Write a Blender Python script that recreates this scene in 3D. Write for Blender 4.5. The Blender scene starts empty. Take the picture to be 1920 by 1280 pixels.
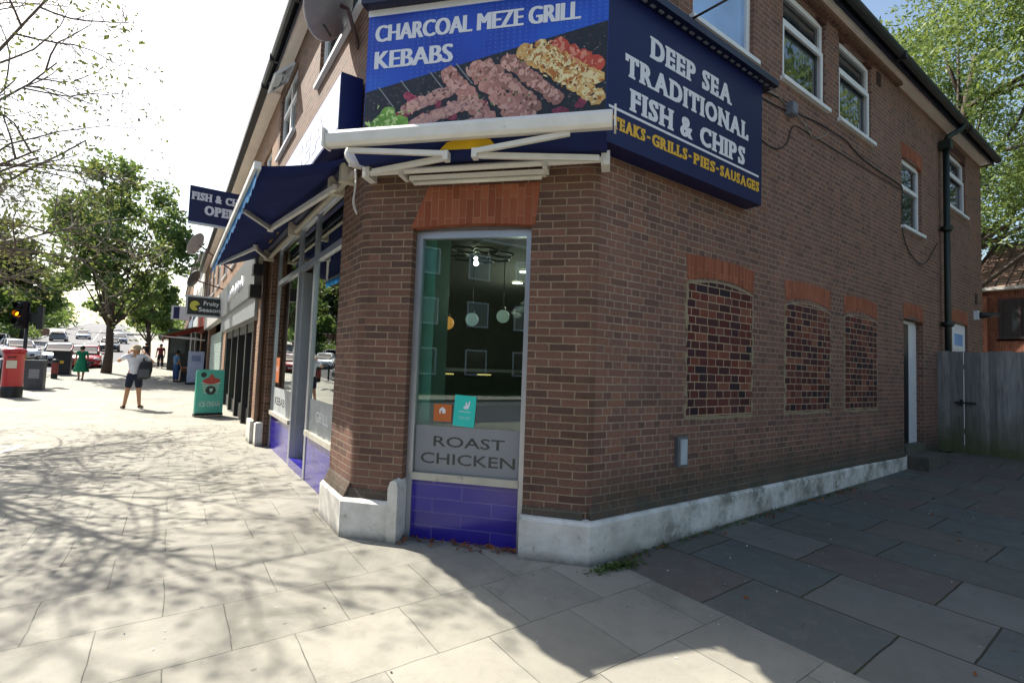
import bpy, bmesh, math, random
import numpy as np
from mathutils import Vector, Matrix
random.seed(7)
rng = np.random.default_rng(11)
R = math.radians
S = bpy.context.scene
COL = S.collection

# ---------------------------------------------------------------- camera, sky, sun, exposure
CAM = (-2.9205, -3.02, 1.6)
YAW, PITCH, ROLL, FPX = 0.6082, 0.0529, 0.0363, 911.53
fw = Vector((math.sin(YAW)*math.cos(PITCH), math.cos(YAW)*math.cos(PITCH), math.sin(PITCH)))
rt = Vector((math.cos(YAW), -math.sin(YAW), 0)); up = rt.cross(fw)
rt2 = rt*math.cos(ROLL)+up*math.sin(ROLL); up2 = -rt*math.sin(ROLL)+up*math.cos(ROLL)
cd = bpy.data.cameras.new('camera'); cam = bpy.data.objects.new('camera', cd); COL.objects.link(cam)
m3 = Matrix((rt2, up2, -fw)).transposed()
cam.matrix_world = Matrix.Translation(CAM) @ m3.to_4x4()
cd.sensor_width = 36; cd.lens = FPX/1920*36; cd.clip_start = .05; cd.clip_end = 3000
S.camera = cam

SUN_AZ, SUN_EL = -25.5, 46.0            # azimuth from +Y towards +X, elevation
sdir = Vector((math.sin(R(SUN_AZ))*math.cos(R(SUN_EL)), math.cos(R(SUN_AZ))*math.cos(R(SUN_EL)), math.sin(R(SUN_EL))))
W = bpy.data.worlds.new("World"); S.world = W; W.use_nodes = True
wn = W.node_tree.nodes; wl = W.node_tree.links
bg = wn['Background']; sky = wn.new('ShaderNodeTexSky'); sky.sky_type = 'NISHITA'; sky.sun_disc = False
sky.sun_elevation = R(SUN_EL); sky.sun_rotation = R(SUN_AZ); sky.air_density = 1.3; sky.dust_density = 2.4; sky.ozone_density = .6
wl.new(sky.outputs[0], bg.inputs[0]); bg.inputs[1].default_value = 0.10
sd = bpy.data.lights.new('sun', 'SUN'); sd.energy = 5.0; sd.angle = R(.55); sd.color = (1, .955, .86)
so = bpy.data.objects.new('sun', sd); COL.objects.link(so); so.rotation_euler = (-sdir).to_track_quat('-Z', 'Y').to_euler()
S.view_settings.view_transform = 'Standard'; S.view_settings.look = 'None'; S.view_settings.gamma = 1
S.view_settings.use_curve_mapping = False; S.view_settings.exposure = 1.2
S.render.engine = 'CYCLES'; S.cycles.max_bounces = 8; S.cycles.transparent_max_bounces = 12
S.cycles.caustics_reflective = False; S.cycles.caustics_refractive = False; S.cycles.sample_clamp_indirect = 4

# ---------------------------------------------------------------- ground profile
KY = [(-1e4, 0), (12, 0), (24, .06), (30, .18), (34, .35), (38, .55), (60, 1.6), (100, 3.6), (200, 9.5), (400, 20), (1e5, 20)]
def gy(y):
    for (a, b), (c, d) in zip(KY, KY[1:]):
        if y <= c: return b+(d-b)*(y-a)/(c-a)
    return 20
KX = [(-1e4, 0), (.2, 0), (2.3, .05), (7.4, .12), (9.3, .27), (13, .3), (1e5, .3)]
def gz(x, y):
    for (a, b), (c, d) in zip(KX, KX[1:]):
        if x <= c: break
    return gy(y)+(b+(d-b)*(x-a)/(c-a))*max(0, min(1, (6-y)/6))
def lerpl(K, y):
    for (a, b), (c, d) in zip(K, K[1:]):
        if y <= c: return b+(d-b)*(y-a)/(c-a)
    return K[-1][1]
KERB = [(-60, -8.9), (30, -8.9), (34, -8.6), (38.5, -6.6), (60, -6.2), (100, -7.5), (200, -15.5), (400, -30)]
KERB2 = [(-60, -17.5), (30, -17.5), (60, -17.5), (100, -19.5), (200, -28), (400, -45)]

# ---------------------------------------------------------------- materials
MC = {}
def new_mat(name):
    m = bpy.data.materials.new(name); m.use_nodes = True
    nt = m.node_tree; b = nt.nodes['Principled BSDF']
    return m, nt, b
def node(nt, t, **kw):
    n = nt.nodes.new(t)
    for k, v in kw.items():
        if k.startswith('i_'):
            key = k[2:]; key = int(key) if key.isdigit() else key.replace('_', ' ')
            n.inputs[key].default_value = v
        else: setattr(n, k, v)
    return n
def ramp(nt, stops, interp='LINEAR'):
    n = nt.nodes.new('ShaderNodeValToRGB'); cr = n.color_ramp; cr.interpolation = interp
    while len(cr.elements) < len(stops): cr.elements.new(.5)
    for e, (p, c) in zip(cr.elements, stops): e.position = p; e.color = (*c, 1)
    return n
def c3(h):
    if isinstance(h, (tuple, list)): return tuple(h)
    h = h.lstrip('#'); v = [int(h[i:i+2], 16)/255 for i in (0, 2, 4)]
    return tuple((x/12.92 if x <= .04045 else ((x+.055)/1.055)**2.4) for x in v)
def mix(nt, fac, a, b, blend='MIX'):
    n = nt.nodes.new('ShaderNodeMix'); n.data_type = 'RGBA'; n.blend_type = blend
    for i, v in ((0, fac), (6, a), (7, b)):
        if hasattr(v, 'links'): nt.links.new(v, n.inputs[i])
        elif i == 0: n.inputs[0].default_value = v
        else: n.inputs[i].default_value = (*c3(v), 1)
    return n.outputs[2]
def math_(nt, op, a, b=None, clamp=False):
    n = nt.nodes.new('ShaderNodeMath'); n.operation = op; n.use_clamp = clamp
    for i, v in enumerate((a, b)):
        if v is None: continue
        if hasattr(v, 'links'): nt.links.new(v, n.inputs[i])
        else: n.inputs[i].default_value = v
    return n.outputs[0]
def noise(nt, scale, detail=4, rough=.55, vec=None, dist=0):
    n = nt.nodes.new('ShaderNodeTexNoise'); n.inputs['Scale'].default_value = scale
    n.inputs['Detail'].default_value = detail; n.inputs['Roughness'].default_value = rough; n.inputs['Distortion'].default_value = dist
    if vec is not None: nt.links.new(vec, n.inputs['Vector'])
    return n.outputs['Fac']
def objco(nt): return nt.nodes.new('ShaderNodeTexCoord').outputs['Object']
def geopos(nt): return nt.nodes.new('ShaderNodeNewGeometry').outputs['Position']
def bump(nt, b, h, strength=.3, dist=.01):
    n = nt.nodes.new('ShaderNodeBump'); n.inputs['Strength'].default_value = strength; n.inputs['Distance'].default_value = dist
    nt.links.new(h, n.inputs['Height']); nt.links.new(n.outputs[0], b.inputs['Normal'])
def maprange(nt, v, a, b, c=0, d=1):
    n = nt.nodes.new('ShaderNodeMapRange'); nt.links.new(v, n.inputs[0])
    for i, x in enumerate((a, b, c, d)): n.inputs[i+1].default_value = x
    return n.outputs[0]
def plain(name, col, rough=.6, metal=0, var=.18, scale=6, bmp=0, spec=.5, dirt=None, coat=0):
    """painted / moulded / woven surface: one colour with worn mottling"""
    if name in MC: return MC[name]
    m, nt, b = new_mat(name); p = objco(nt)
    c = c3(col); n1 = noise(nt, scale, 5, .6, p)
    lo = tuple(x*(1-var) for x in c); hi = tuple(min(1, x*(1+var*.6)) for x in c)
    r = ramp(nt, [(.3, lo), (.7, hi)]); nt.links.new(n1, r.inputs[0]); out = r.outputs[0]
    if dirt:
        n2 = noise(nt, dirt[1], 6, .7, p); f = maprange(nt, n2, dirt[2], dirt[2]+.15)
        out = mix(nt, f, out, dirt[0])
    nt.links.new(out, b.inputs['Base Color'])
    b.inputs['Roughness'].default_value = rough; b.inputs['Metallic'].default_value = metal
    b.inputs['Specular IOR Level'].default_value = spec; b.inputs['Coat Weight'].default_value = coat
    if bmp: bump(nt, b, noise(nt, scale*6, 3, .6, p), bmp, .005)
    MC[name] = m; return m
def brick(name, pal, mortar, bw, rh, ms=.0055, gain=1.0, squash=.5, freq=2, offset=.5, swap=False, grime=None, speck=.35, rough=.85, shift=(0, 0), smooth=.15, depth=.006):
    m, nt, b = new_mat(name)
    pal = [tuple(min(.8, x*gain) for x in c3(c)) for c in pal]; mortar = tuple(min(.8, x*gain) for x in c3(mortar))
    uv = nt.nodes.new('ShaderNodeTexCoord').outputs['UV']
    vm = nt.nodes.new('ShaderNodeMapping'); nt.links.new(uv, vm.inputs[0]); vm.inputs['Location'].default_value = (*shift, 0)
    if swap: vm.inputs['Rotation'].default_value = (0, 0, R(90))
    wob = nt.nodes.new('ShaderNodeTexNoise'); wob.inputs['Scale'].default_value = 9; nt.links.new(uv, wob.inputs['Vector'])
    va = nt.nodes.new('ShaderNodeVectorMath'); va.operation = 'MULTIPLY_ADD'
    nt.links.new(wob.outputs['Color'], va.inputs[0]); va.inputs[1].default_value = (.008, .008, 0); nt.links.new(vm.outputs[0], va.inputs[2])
    bt = nt.nodes.new('ShaderNodeTexBrick'); nt.links.new(va.outputs[0], bt.inputs['Vector'])
    bt.offset = offset; bt.offset_frequency = 2; bt.squash = squash; bt.squash_frequency = freq
    for k, v in (('Color1', (0, 0, 0, 1)), ('Color2', (1, 1, 1, 1)), ('Mortar', (.5, .5, .5, 1)), ('Scale', 1), ('Mortar Size', ms), ('Mortar Smooth', smooth), ('Bias', 0), ('Brick Width', bw), ('Row Height', rh)):
        bt.inputs[k].default_value = v
    n = len(pal); rp = ramp(nt, [((i+.5)/n, c3(c)) for i, c in enumerate(pal)], 'LINEAR'); nt.links.new(bt.outputs['Color'], rp.inputs[0])
    sp = noise(nt, 45, 3, .7, uv); spf = maprange(nt, sp, .53, .66, 0, speck*1.4); c = mix(nt, spf, rp.outputs[0], tuple(x*.25 for x in c3(pal[0])))
    pat = noise(nt, .55, 5, .6, uv); c = mix(nt, maprange(nt, pat, .5, .68, 0, .45), c, tuple(min(.8, x*1.25+.02) for x in c3(pal[1])))
    smp = nt.nodes.new('ShaderNodeMapping'); nt.links.new(uv, smp.inputs[0]); smp.inputs['Scale'].default_value = (3.2, .22, 1); stk = noise(nt, 1.6, 5, .65, smp.outputs[0]); c = mix(nt, maprange(nt, stk, .56, .75, 0, .38), c, tuple(x*.4 for x in c3(pal[0])))
    big = noise(nt, 1.3, 4, .6, uv); c = mix(nt, maprange(nt, big, .3, .75, 0, .35), c, tuple(x*.55 for x in c3(pal[len(pal)//2])))
    mo = noise(nt, 3.2, 4, .6, uv); mc = mix(nt, maprange(nt, mo, .35, .7), mortar, tuple(x*.62 for x in c3(mortar)))
    c = mix(nt, bt.outputs['Fac'], c, mc)
    if grime:                                   # (colour, z0, z1) mossy damp band at the foot, a permanent stain
        z = nt.nodes.new('ShaderNodeSeparateXYZ'); nt.links.new(geopos(nt), z.inputs[0])
        gn = noise(nt, 2.2, 5, .65, uv)
        zz = math_(nt, 'ADD', z.outputs[2], math_(nt, 'MULTIPLY', math_(nt, 'SUBTRACT', gn, .5), .5))
        f = maprange(nt, zz, grime[1], grime[2], 0.0, .85); c = mix(nt, f, c, grime[0])
    nt.links.new(c, b.inputs['Base Color']); b.inputs['Roughness'].default_value = rough; b.inputs['Specular IOR Level'].default_value = .25
    h = math_(nt, 'ADD', math_(nt, 'MULTIPLY', bt.outputs['Fac'], -1.0), math_(nt, 'MULTIPLY', noise(nt, 60, 3, .6, uv), .35))
    bump(nt, b, h, .8, depth)
    return m
BR = brick('brown_brick', ['#5c463e', '#735347', '#654d45', '#7c5849', '#6a5047', '#785546', '#6d5349', '#5a453f'], '#8f7f70', .225, .0675, gain=1.28, grime=('#3d4238', .78, .32))
BRC = brick('brown_brick_piers', ['#594339', '#725347', '#644b42', '#7a584b', '#6b5046', '#56423c'], '#96866f', .235, .0675, gain=1.02, squash=1)
BINF = brick('infill_brick', ['#241c22', '#46231f', '#582a24', '#2c1f24', '#623026', '#744a3a', '#382026'], '#9c8870', .21, .0845, ms=.0058, gain=1.35, squash=.7, speck=.15)
BARCH = brick('orange_arch_brick', ['#7d4632', '#8d523b', '#844a36', '#965a42'], '#9a705a', .26, .068, ms=.0035, gain=1.12, squash=1, offset=.33, swap=True, speck=.1)
BARCHD = brick('dark_soldier_brick', ['#4a2c26', '#5c372e', '#3f2a27'], '#6f5a4e', .26, .068, ms=.0035, squash=1, offset=.33, swap=True, speck=.1)
BTER = brick('terrace_brick', ['#7a5a48', '#8d6a52', '#9c7a5e', '#85624d'], '#a8937c', .225, .072, speck=.2)
BHOUSE = brick('house_brick', ['#7a4836', '#87503c', '#905844', '#704232'], '#8f7565', .225, .075, speck=.1)
BFAR = brick('far_house_brick', ['#6e4636', '#7c4e3b', '#845843'], '#8a705e', .225, .075, speck=.1)
MOSS = None
def m_white_render():
    m, nt, b = new_mat('white_rendered_plinth'); p = geopos(nt)
    n1 = noise(nt, 3.5, 6, .65, p); n2 = noise(nt, 14, 6, .7, p)
    sx = nt.nodes.new('ShaderNodeSeparateXYZ'); nt.links.new(p, sx.inputs[0])
    c = mix(nt, maprange(nt, n1, .35, .7), '#d9d6cf', '#b9b4a9')
    c = mix(nt, maprange(nt, n2, .6, .72, 0, .7), c, '#7d7466')
    # the side along the yard is far dirtier: algae and peeled patches
    fx = maprange(nt, sx.outputs[0], .05, 1.2)
    n3 = noise(nt, 3.2, 7, .62, p); c = mix(nt, math_(nt, 'MULTIPLY', maprange(nt, n3, .42, .62, 0, .8), fx), c, '#656659'); n4 = noise(nt, 9, 6, .7, p); c = mix(nt, math_(nt, 'MULTIPLY', maprange(nt, n4, .56, .62, 0, .75), fx), c, '#cfcfca'); c = mix(nt, math_(nt, 'MULTIPLY', maprange(nt, noise(nt, 6, 6, .7, p), .60, .66, 0, .6), fx), c, '#4c4c42')
    zz = math_(nt, 'ADD', sx.outputs[2], math_(nt, 'MULTIPLY', n2, .14))
    c = mix(nt, maprange(nt, zz, .16, .07, 0, .75), c, '#514c42')
    nt.links.new(c, b.inputs['Base Color']); b.inputs['Roughness'].default_value = .85
    bump(nt, b, noise(nt, 25, 5, .6, p), .35, .01); return m
RENDER = m_white_render()
UPVC = plain('white_upvc', '#dfe3e6', .35, var=.06)
ALU = plain('brushed_aluminium', '#aeb2ba', .38, metal=.75, var=.1, scale=3)
ALUD = plain('weathered_cream_metal', '#b9b3a4', .5, var=.15, dirt=('#6b6457', 9, .62))
WPAINT = plain('white_awning_metal', '#d5d3cd', .45, var=.08, dirt=('#7a756b', 7, .66))
BLACK = plain('black_paint', '#15161a', .4, var=.2)
BLACKR = plain('black_plastic', '#1b1c20', .55, var=.2)
GREENP = plain('dark_green_pipe_paint', '#12231d', .45, var=.3, scale=12)
SOFF = plain('pale_soffit_board', '#efe6dc', .7, var=.1, scale=2)
FASC = plain('dark_fascia_paint', '#1c2131', .45, var=.2)
ROOF = plain('roof_slate', '#3b3634', .8, var=.3, scale=8, bmp=.4)
NAVY = plain('navy_sign_face', '#121a4a', .38, var=.06, spec=.3)
NAVYD = plain('navy_sign_edge', '#0d1230', .4, var=.1)
LETW = plain('white_letter_vinyl', '#d9dbe2', .4, var=.03)
LETG = plain('gold_letter_vinyl', '#d8a828', .4, var=.05)
def fabric(name, col, trans=.35):
    m, nt, b = new_mat(name); p = objco(nt)
    c = c3(col); r = ramp(nt, [(.3, tuple(x*.8 for x in c)), (.7, tuple(min(1, x*1.15) for x in c))]); nt.links.new(noise(nt, 2.5, 4, .6, p), r.inputs[0])
    nt.links.new(r.outputs[0], b.inputs['Base Color']); b.inputs['Roughness'].default_value = .9
    t = nt.nodes.new('ShaderNodeBsdfTranslucent'); nt.links.new(r.outputs[0], t.inputs[0])
    mx = nt.nodes.new('ShaderNodeMixShader'); mx.inputs[0].default_value = trans
    nt.links.new(b.outputs[0], mx.inputs[1]); nt.links.new(t.outputs[0], mx.inputs[2])
    nt.links.new(mx.outputs[0], nt.nodes['Material Output'].inputs[0]); return m
FABN = fabric('navy_awning_fabric', '#1c2c66', .3); FABV = fabric('pale_blue_valance_fabric', '#3f8fd0', .6)
FABR = fabric('red_awning_fabric', '#a83226', .3); FABG = fabric('green_awning_fabric', '#2f6a4c', .3); FABY = fabric('yellow_awning_print', '#d9b01e', .3)
def glass(name, tint=(.92, .97, .95), refl=1.0, ior=1.55):
    m, nt, b = new_mat(name); nt.nodes.remove(b)
    t = nt.nodes.new('ShaderNodeBsdfTransparent'); t.inputs[0].default_value = (*tint, 1)
    g = nt.nodes.new('ShaderNodeBsdfGlossy'); g.inputs['Roughness'].default_value = .0; g.inputs[0].default_value = (.95, 1, .98, 1)
    f = nt.nodes.new('ShaderNodeFresnel'); f.inputs[0].default_value = ior
    nm = nt.nodes.new('ShaderNodeBump'); nm.inputs['Strength'].default_value = .02; nt.links.new(noise(nt, .9, 2, .5, objco(nt)), nm.inputs['Height'])
    nt.links.new(nm.outputs[0], g.inputs['Normal'])
    mx = nt.nodes.new('ShaderNodeMixShader'); fm = math_(nt, 'MULTIPLY', f.outputs[0], refl, True)
    nt.links.new(fm, mx.inputs[0]); nt.links.new(t.outputs[0], mx.inputs[1]); nt.links.new(g.outputs[0], mx.inputs[2])
    nt.links.new(mx.outputs[0], nt.nodes['Material Output'].inputs[0]); return m
GLASS = glass('shop_window_glass', (.72, .86, .84), 1.8)
def darkglass(name, col='#1a2226', ior=1.9, wav=.12):
    m, nt, b = new_mat(name); p = objco(nt)
    n = noise(nt, .8, 2, .5, p); r = ramp(nt, [(.35, c3(col)), (.65, tuple(x*1.8 for x in c3(col)))]); nt.links.new(n, r.inputs[0])
    nt.links.new(r.outputs[0], b.inputs['Base Color']); b.inputs['Roughness'].default_value = .03; b.inputs['IOR'].default_value = ior
    bump(nt, b, noise(nt, 2.2, 2, .5, p), wav, .02); return m
DGLASS = darkglass('upper_window_glass', '#1e262a', 2.3, .25); SKYCURTG = darkglass('sky_painted_curtain_glass', '#7f9fc6', 2.0)  # curtain pane: bright sky reflection painted into its pale blue base colour
CARG = darkglass('car_glass', '#0c1014', 1.7, 0)
FROST = plain('frosted_window_film', '#85868a', .65, var=.05, scale=2)
FROSTL = plain('clear_cut_letter', '#2d3136', .25, var=.5, scale=9)
def m_tile():
    m = brick('violet_glazed_tile', ['#2a1f88', '#2f2494', '#352a9e', '#2c228c'], '#5d54a4', .56, .125, ms=.006, squash=1, speck=0, rough=.12, smooth=0, depth=.002)
    b = m.node_tree.nodes['Principled BSDF']; b.inputs['Specular IOR Level'].default_value = .6; return m
TILE = m_tile()
def emis(name, col, s):
    if name in MC: return MC[name]
    m, nt, b = new_mat(name); b.inputs['Base Color'].default_value = (*c3(col), 1)
    b.inputs['Emission Color'].default_value = (*c3(col), 1); b.inputs['Emission Strength'].default_value = s; MC[name] = m; return m
def m_timber():
    m, nt, b = new_mat('weathered_grey_timber'); p = geopos(nt)
    mp = nt.nodes.new('ShaderNodeMapping'); nt.links.new(p, mp.inputs[0]); mp.inputs['Scale'].default_value = (9, 9, .7)
    g = noise(nt, 3, 6, .65, mp.outputs[0]); gi = nt.nodes.new('ShaderNodeNewGeometry').outputs['Random Per Island']
    r = ramp(nt, [(.25, c3('#6a6c6c')), (.55, c3('#9c9d9b')), (.8, c3('#b4b3b0'))]); nt.links.new(g, r.inputs[0])
    c = mix(nt, math_(nt, 'MULTIPLY', gi, .55), r.outputs[0], '#46464a')
    sz = nt.nodes.new('ShaderNodeSeparateXYZ'); nt.links.new(p, sz.inputs[0])
    zz = math_(nt, 'ADD', sz.outputs[2], math_(nt, 'MULTIPLY', noise(nt, 1.5, 4, .6, p), 1.1))
    c = mix(nt, maprange(nt, zz, 1.75, .95, 0, .85), c, '#4f5526')
    nt.links.new(c, b.inputs['Base Color']); b.inputs['Roughness'].default_value = .85; bump(nt, b, g, .4, .01); return m
TIMBER = m_timber()
def m_pave():
    m, nt, b = new_mat('paving_slabs'); p = geopos(nt)
    def bt(loc, rot, bw, rh, ms, off):
        mp = nt.nodes.new('ShaderNodeMapping'); nt.links.new(p, mp.inputs[0]); mp.inputs['Location'].default_value = (*loc, 0); mp.inputs['Rotation'].default_value = (0, 0, rot)
        wob = nt.nodes.new('ShaderNodeTexNoise'); wob.inputs['Scale'].default_value = 3; nt.links.new(p, wob.inputs['Vector'])
        va = nt.nodes.new('ShaderNodeVectorMath'); va.operation = 'MULTIPLY_ADD'; nt.links.new(wob.outputs['Color'], va.inputs[0]); va.inputs[1].default_value = (.03, .03, 0); nt.links.new(mp.outputs[0], va.inputs[2])
        t = nt.nodes.new('ShaderNodeTexBrick'); nt.links.new(va.outputs[0], t.inputs['Vector']); t.offset = off; t.squash = 1
        for k, v in (('Color1', (0, 0, 0, 1)), ('Color2', (1, 1, 1, 1)), ('Mortar', (.5, .5, .5, 1)), ('Scale', 1), ('Mortar Size', ms), ('Mortar Smooth', .3), ('Bias', 0), ('Brick Width', bw), ('Row Height', rh)): t.inputs[k].default_value = v
        return t
    sx = nt.nodes.new('ShaderNodeSeparateXYZ'); nt.links.new(p, sx.inputs[0])
    A = bt((-.32, -.09), 0, .635, .605, .0035, .5); B = bt((0, .20), R(-90), .93, .69, .007, .37)
    nS = noise(nt, 55, 4, .75, p); nM = noise(nt, 2.1, 5, .65, p); nL = noise(nt, .45, 3, .5, p); nC = noise(nt, 190, 2, .8, p)
    # left: pale concrete flags
    ra = ramp(nt, [(.1, c3('#858177')), (.4, c3('#8d897e')), (.6, c3('#959084')), (.9, c3('#888478'))]); nt.links.new(A.outputs['Color'], ra.inputs[0])
    ca = mix(nt, maprange(nt, nM, .35, .7, 0, .5), ra.outputs[0], '#a5a092'); ca = mix(nt, maprange(nt, noise(nt, 6, 7, .72, p), .5, .72, 0, .35), ca, '#6f6b60')
    ca = mix(nt, maprange(nt, nL, .45, .7, 0, .45), ca, '#6b6a62')
    ca = mix(nt, A.outputs['Fac'], ca, mix(nt, maprange(nt, nM, .45, .6), '#57554c', '#777468'))
    # right: old mixed flags, blue grey, plum and pale, mossy joints
    rb = ramp(nt, [(.05, c3('#5d605a')), (.22, c3('#62635c')), (.36, c3('#646056')), (.5, c3('#635a53')), (.62, c3('#5a5e5b')), (.80, c3('#706f68')), (.9, c3('#5e605a')), (.975, c3('#8b8b84'))], 'CONSTANT'); nt.links.new(B.outputs['Color'], rb.inputs[0])
    cb = mix(nt, maprange(nt, nM, .35, .7, 0, .6), rb.outputs[0], '#5f5e57'); cb = mix(nt, maprange(nt, noise(nt, 7, 6, .7, p), .5, .72, 0, .4), cb, '#7a7870')
    cb = mix(nt, B.outputs['Fac'], cb, mix(nt, maprange(nt, nM, .42, .58), '#38342b', '#3a3d24'))
    f = math_(nt, 'GREATER_THAN', sx.outputs[0], math_(nt, 'ADD', .21, math_(nt, 'MULTIPLY', nS, .02)))
    c = mix(nt, f, ca, cb)
    st_ = noise(nt, 1.1, 7, .72, p, .8); c = mix(nt, maprange(nt, st_, .54, .74, 0, .45), c, '#45443e'); c = mix(nt, maprange(nt, nS, .60, .75, 0, .35), c, '#3c3a35')
    c = mix(nt, maprange(nt, nC, .68, .80, 0, .5), c, '#c9c5ba')
    ck = noise(nt, .9, 6, .6, p, .3); ck = math_(nt, 'ABSOLUTE', math_(nt, 'SUBTRACT', ck, .5)); ckm = maprange(nt, noise(nt, .37, 2, .5, p), .60, .66); c = mix(nt, math_(nt, 'MULTIPLY', math_(nt, 'LESS_THAN', ck, .0011), math_(nt, 'MULTIPLY', ckm, .4)), c, '#34332e')
    vor = nt.nodes.new('ShaderNodeTexVoronoi'); nt.links.new(p, vor.inputs['Vector']); vor.inputs['Scale'].default_value = 3.4
    gum = math_(nt, 'LESS_THAN', vor.outputs['Distance'], .055); c = mix(nt, math_(nt, 'MULTIPLY', gum, .45), c, '#4f4b45')
    nt.links.new(c, b.inputs['Base Color']); b.inputs['Roughness'].default_value = .8; b.inputs['Specular IOR Level'].default_value = .3
    ff = mix(nt, f, A.outputs['Fac'], B.outputs['Fac']); sepf = nt.nodes.new('ShaderNodeRGBToBW'); nt.links.new(ff, sepf.inputs[0])
    h = math_(nt, 'ADD', math_(nt, 'MULTIPLY', sepf.outputs[0], -1), math_(nt, 'MULTIPLY', nS, .35)); bump(nt, b, h, .6, .006); return m
PAVE = m_pave()
ASPH = plain('asphalt', '#57565a', .85, var=.25, scale=3, bmp=.3)
KERBM = plain('kerb_stone', '#9a968c', .8, var=.15, scale=5)
PAINTL = plain('road_paint', '#d8d6cf', .7, var=.1, dirt=('#8b877c', 12, .6))
GRASSM = plain('verge_grass', '#4d5a2b', .9, var=.4, scale=5)
def leafm(name, cols, trans=.45):
    m, nt, b = new_mat(name); rnd = nt.nodes.new('ShaderNodeNewGeometry').outputs['Random Per Island']
    r = ramp(nt, [(i/(len(cols)-1), c3(c)) for i, c in enumerate(cols)]); nt.links.new(rnd, r.inputs[0])
    nt.links.new(r.outputs[0], b.inputs['Base Color']); b.inputs['Roughness'].default_value = .5; b.inputs['Specular IOR Level'].default_value = .3
    t = nt.nodes.new('ShaderNodeBsdfTranslucent'); tc = mix(nt, .35, r.outputs[0], '#a9b24e'); nt.links.new(tc, t.inputs[0])
    mx = nt.nodes.new('ShaderNodeMixShader'); mx.inputs[0].default_value = trans
    nt.links.new(b.outputs[0], mx.inputs[1]); nt.links.new(t.outputs[0], mx.inputs[2]); nt.links.new(mx.outputs[0], nt.nodes['Material Output'].inputs[0]); return m
LEAF = leafm('plane_tree_leaf', ['#375430', '#486a3a', '#587842', '#6a8250', '#3f6032'], .42)
LEAFA = leafm('ash_tree_leaf', ['#42592f', '#55703a', '#6a824a', '#808f58', '#4c6436'], .4)
LEAFS = leafm('sparse_tree_leaf', ['#40502c', '#52603a', '#5f6a3a', '#6d6a44'], .35)
LEAFD = leafm('hedge_leaf', ['#1d301c', '#283d22', '#33482a'], .25)
LEAFB = leafm('dry_fallen_leaf', ['#6a3a22', '#8a5330', '#4f3222'], .1)
BARK = plain('bark', '#4a4038', .9, var=.35, scale=14, bmp=.6)
SKIN = plain('skin', '#b98868', .55, var=.08, scale=10)

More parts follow.
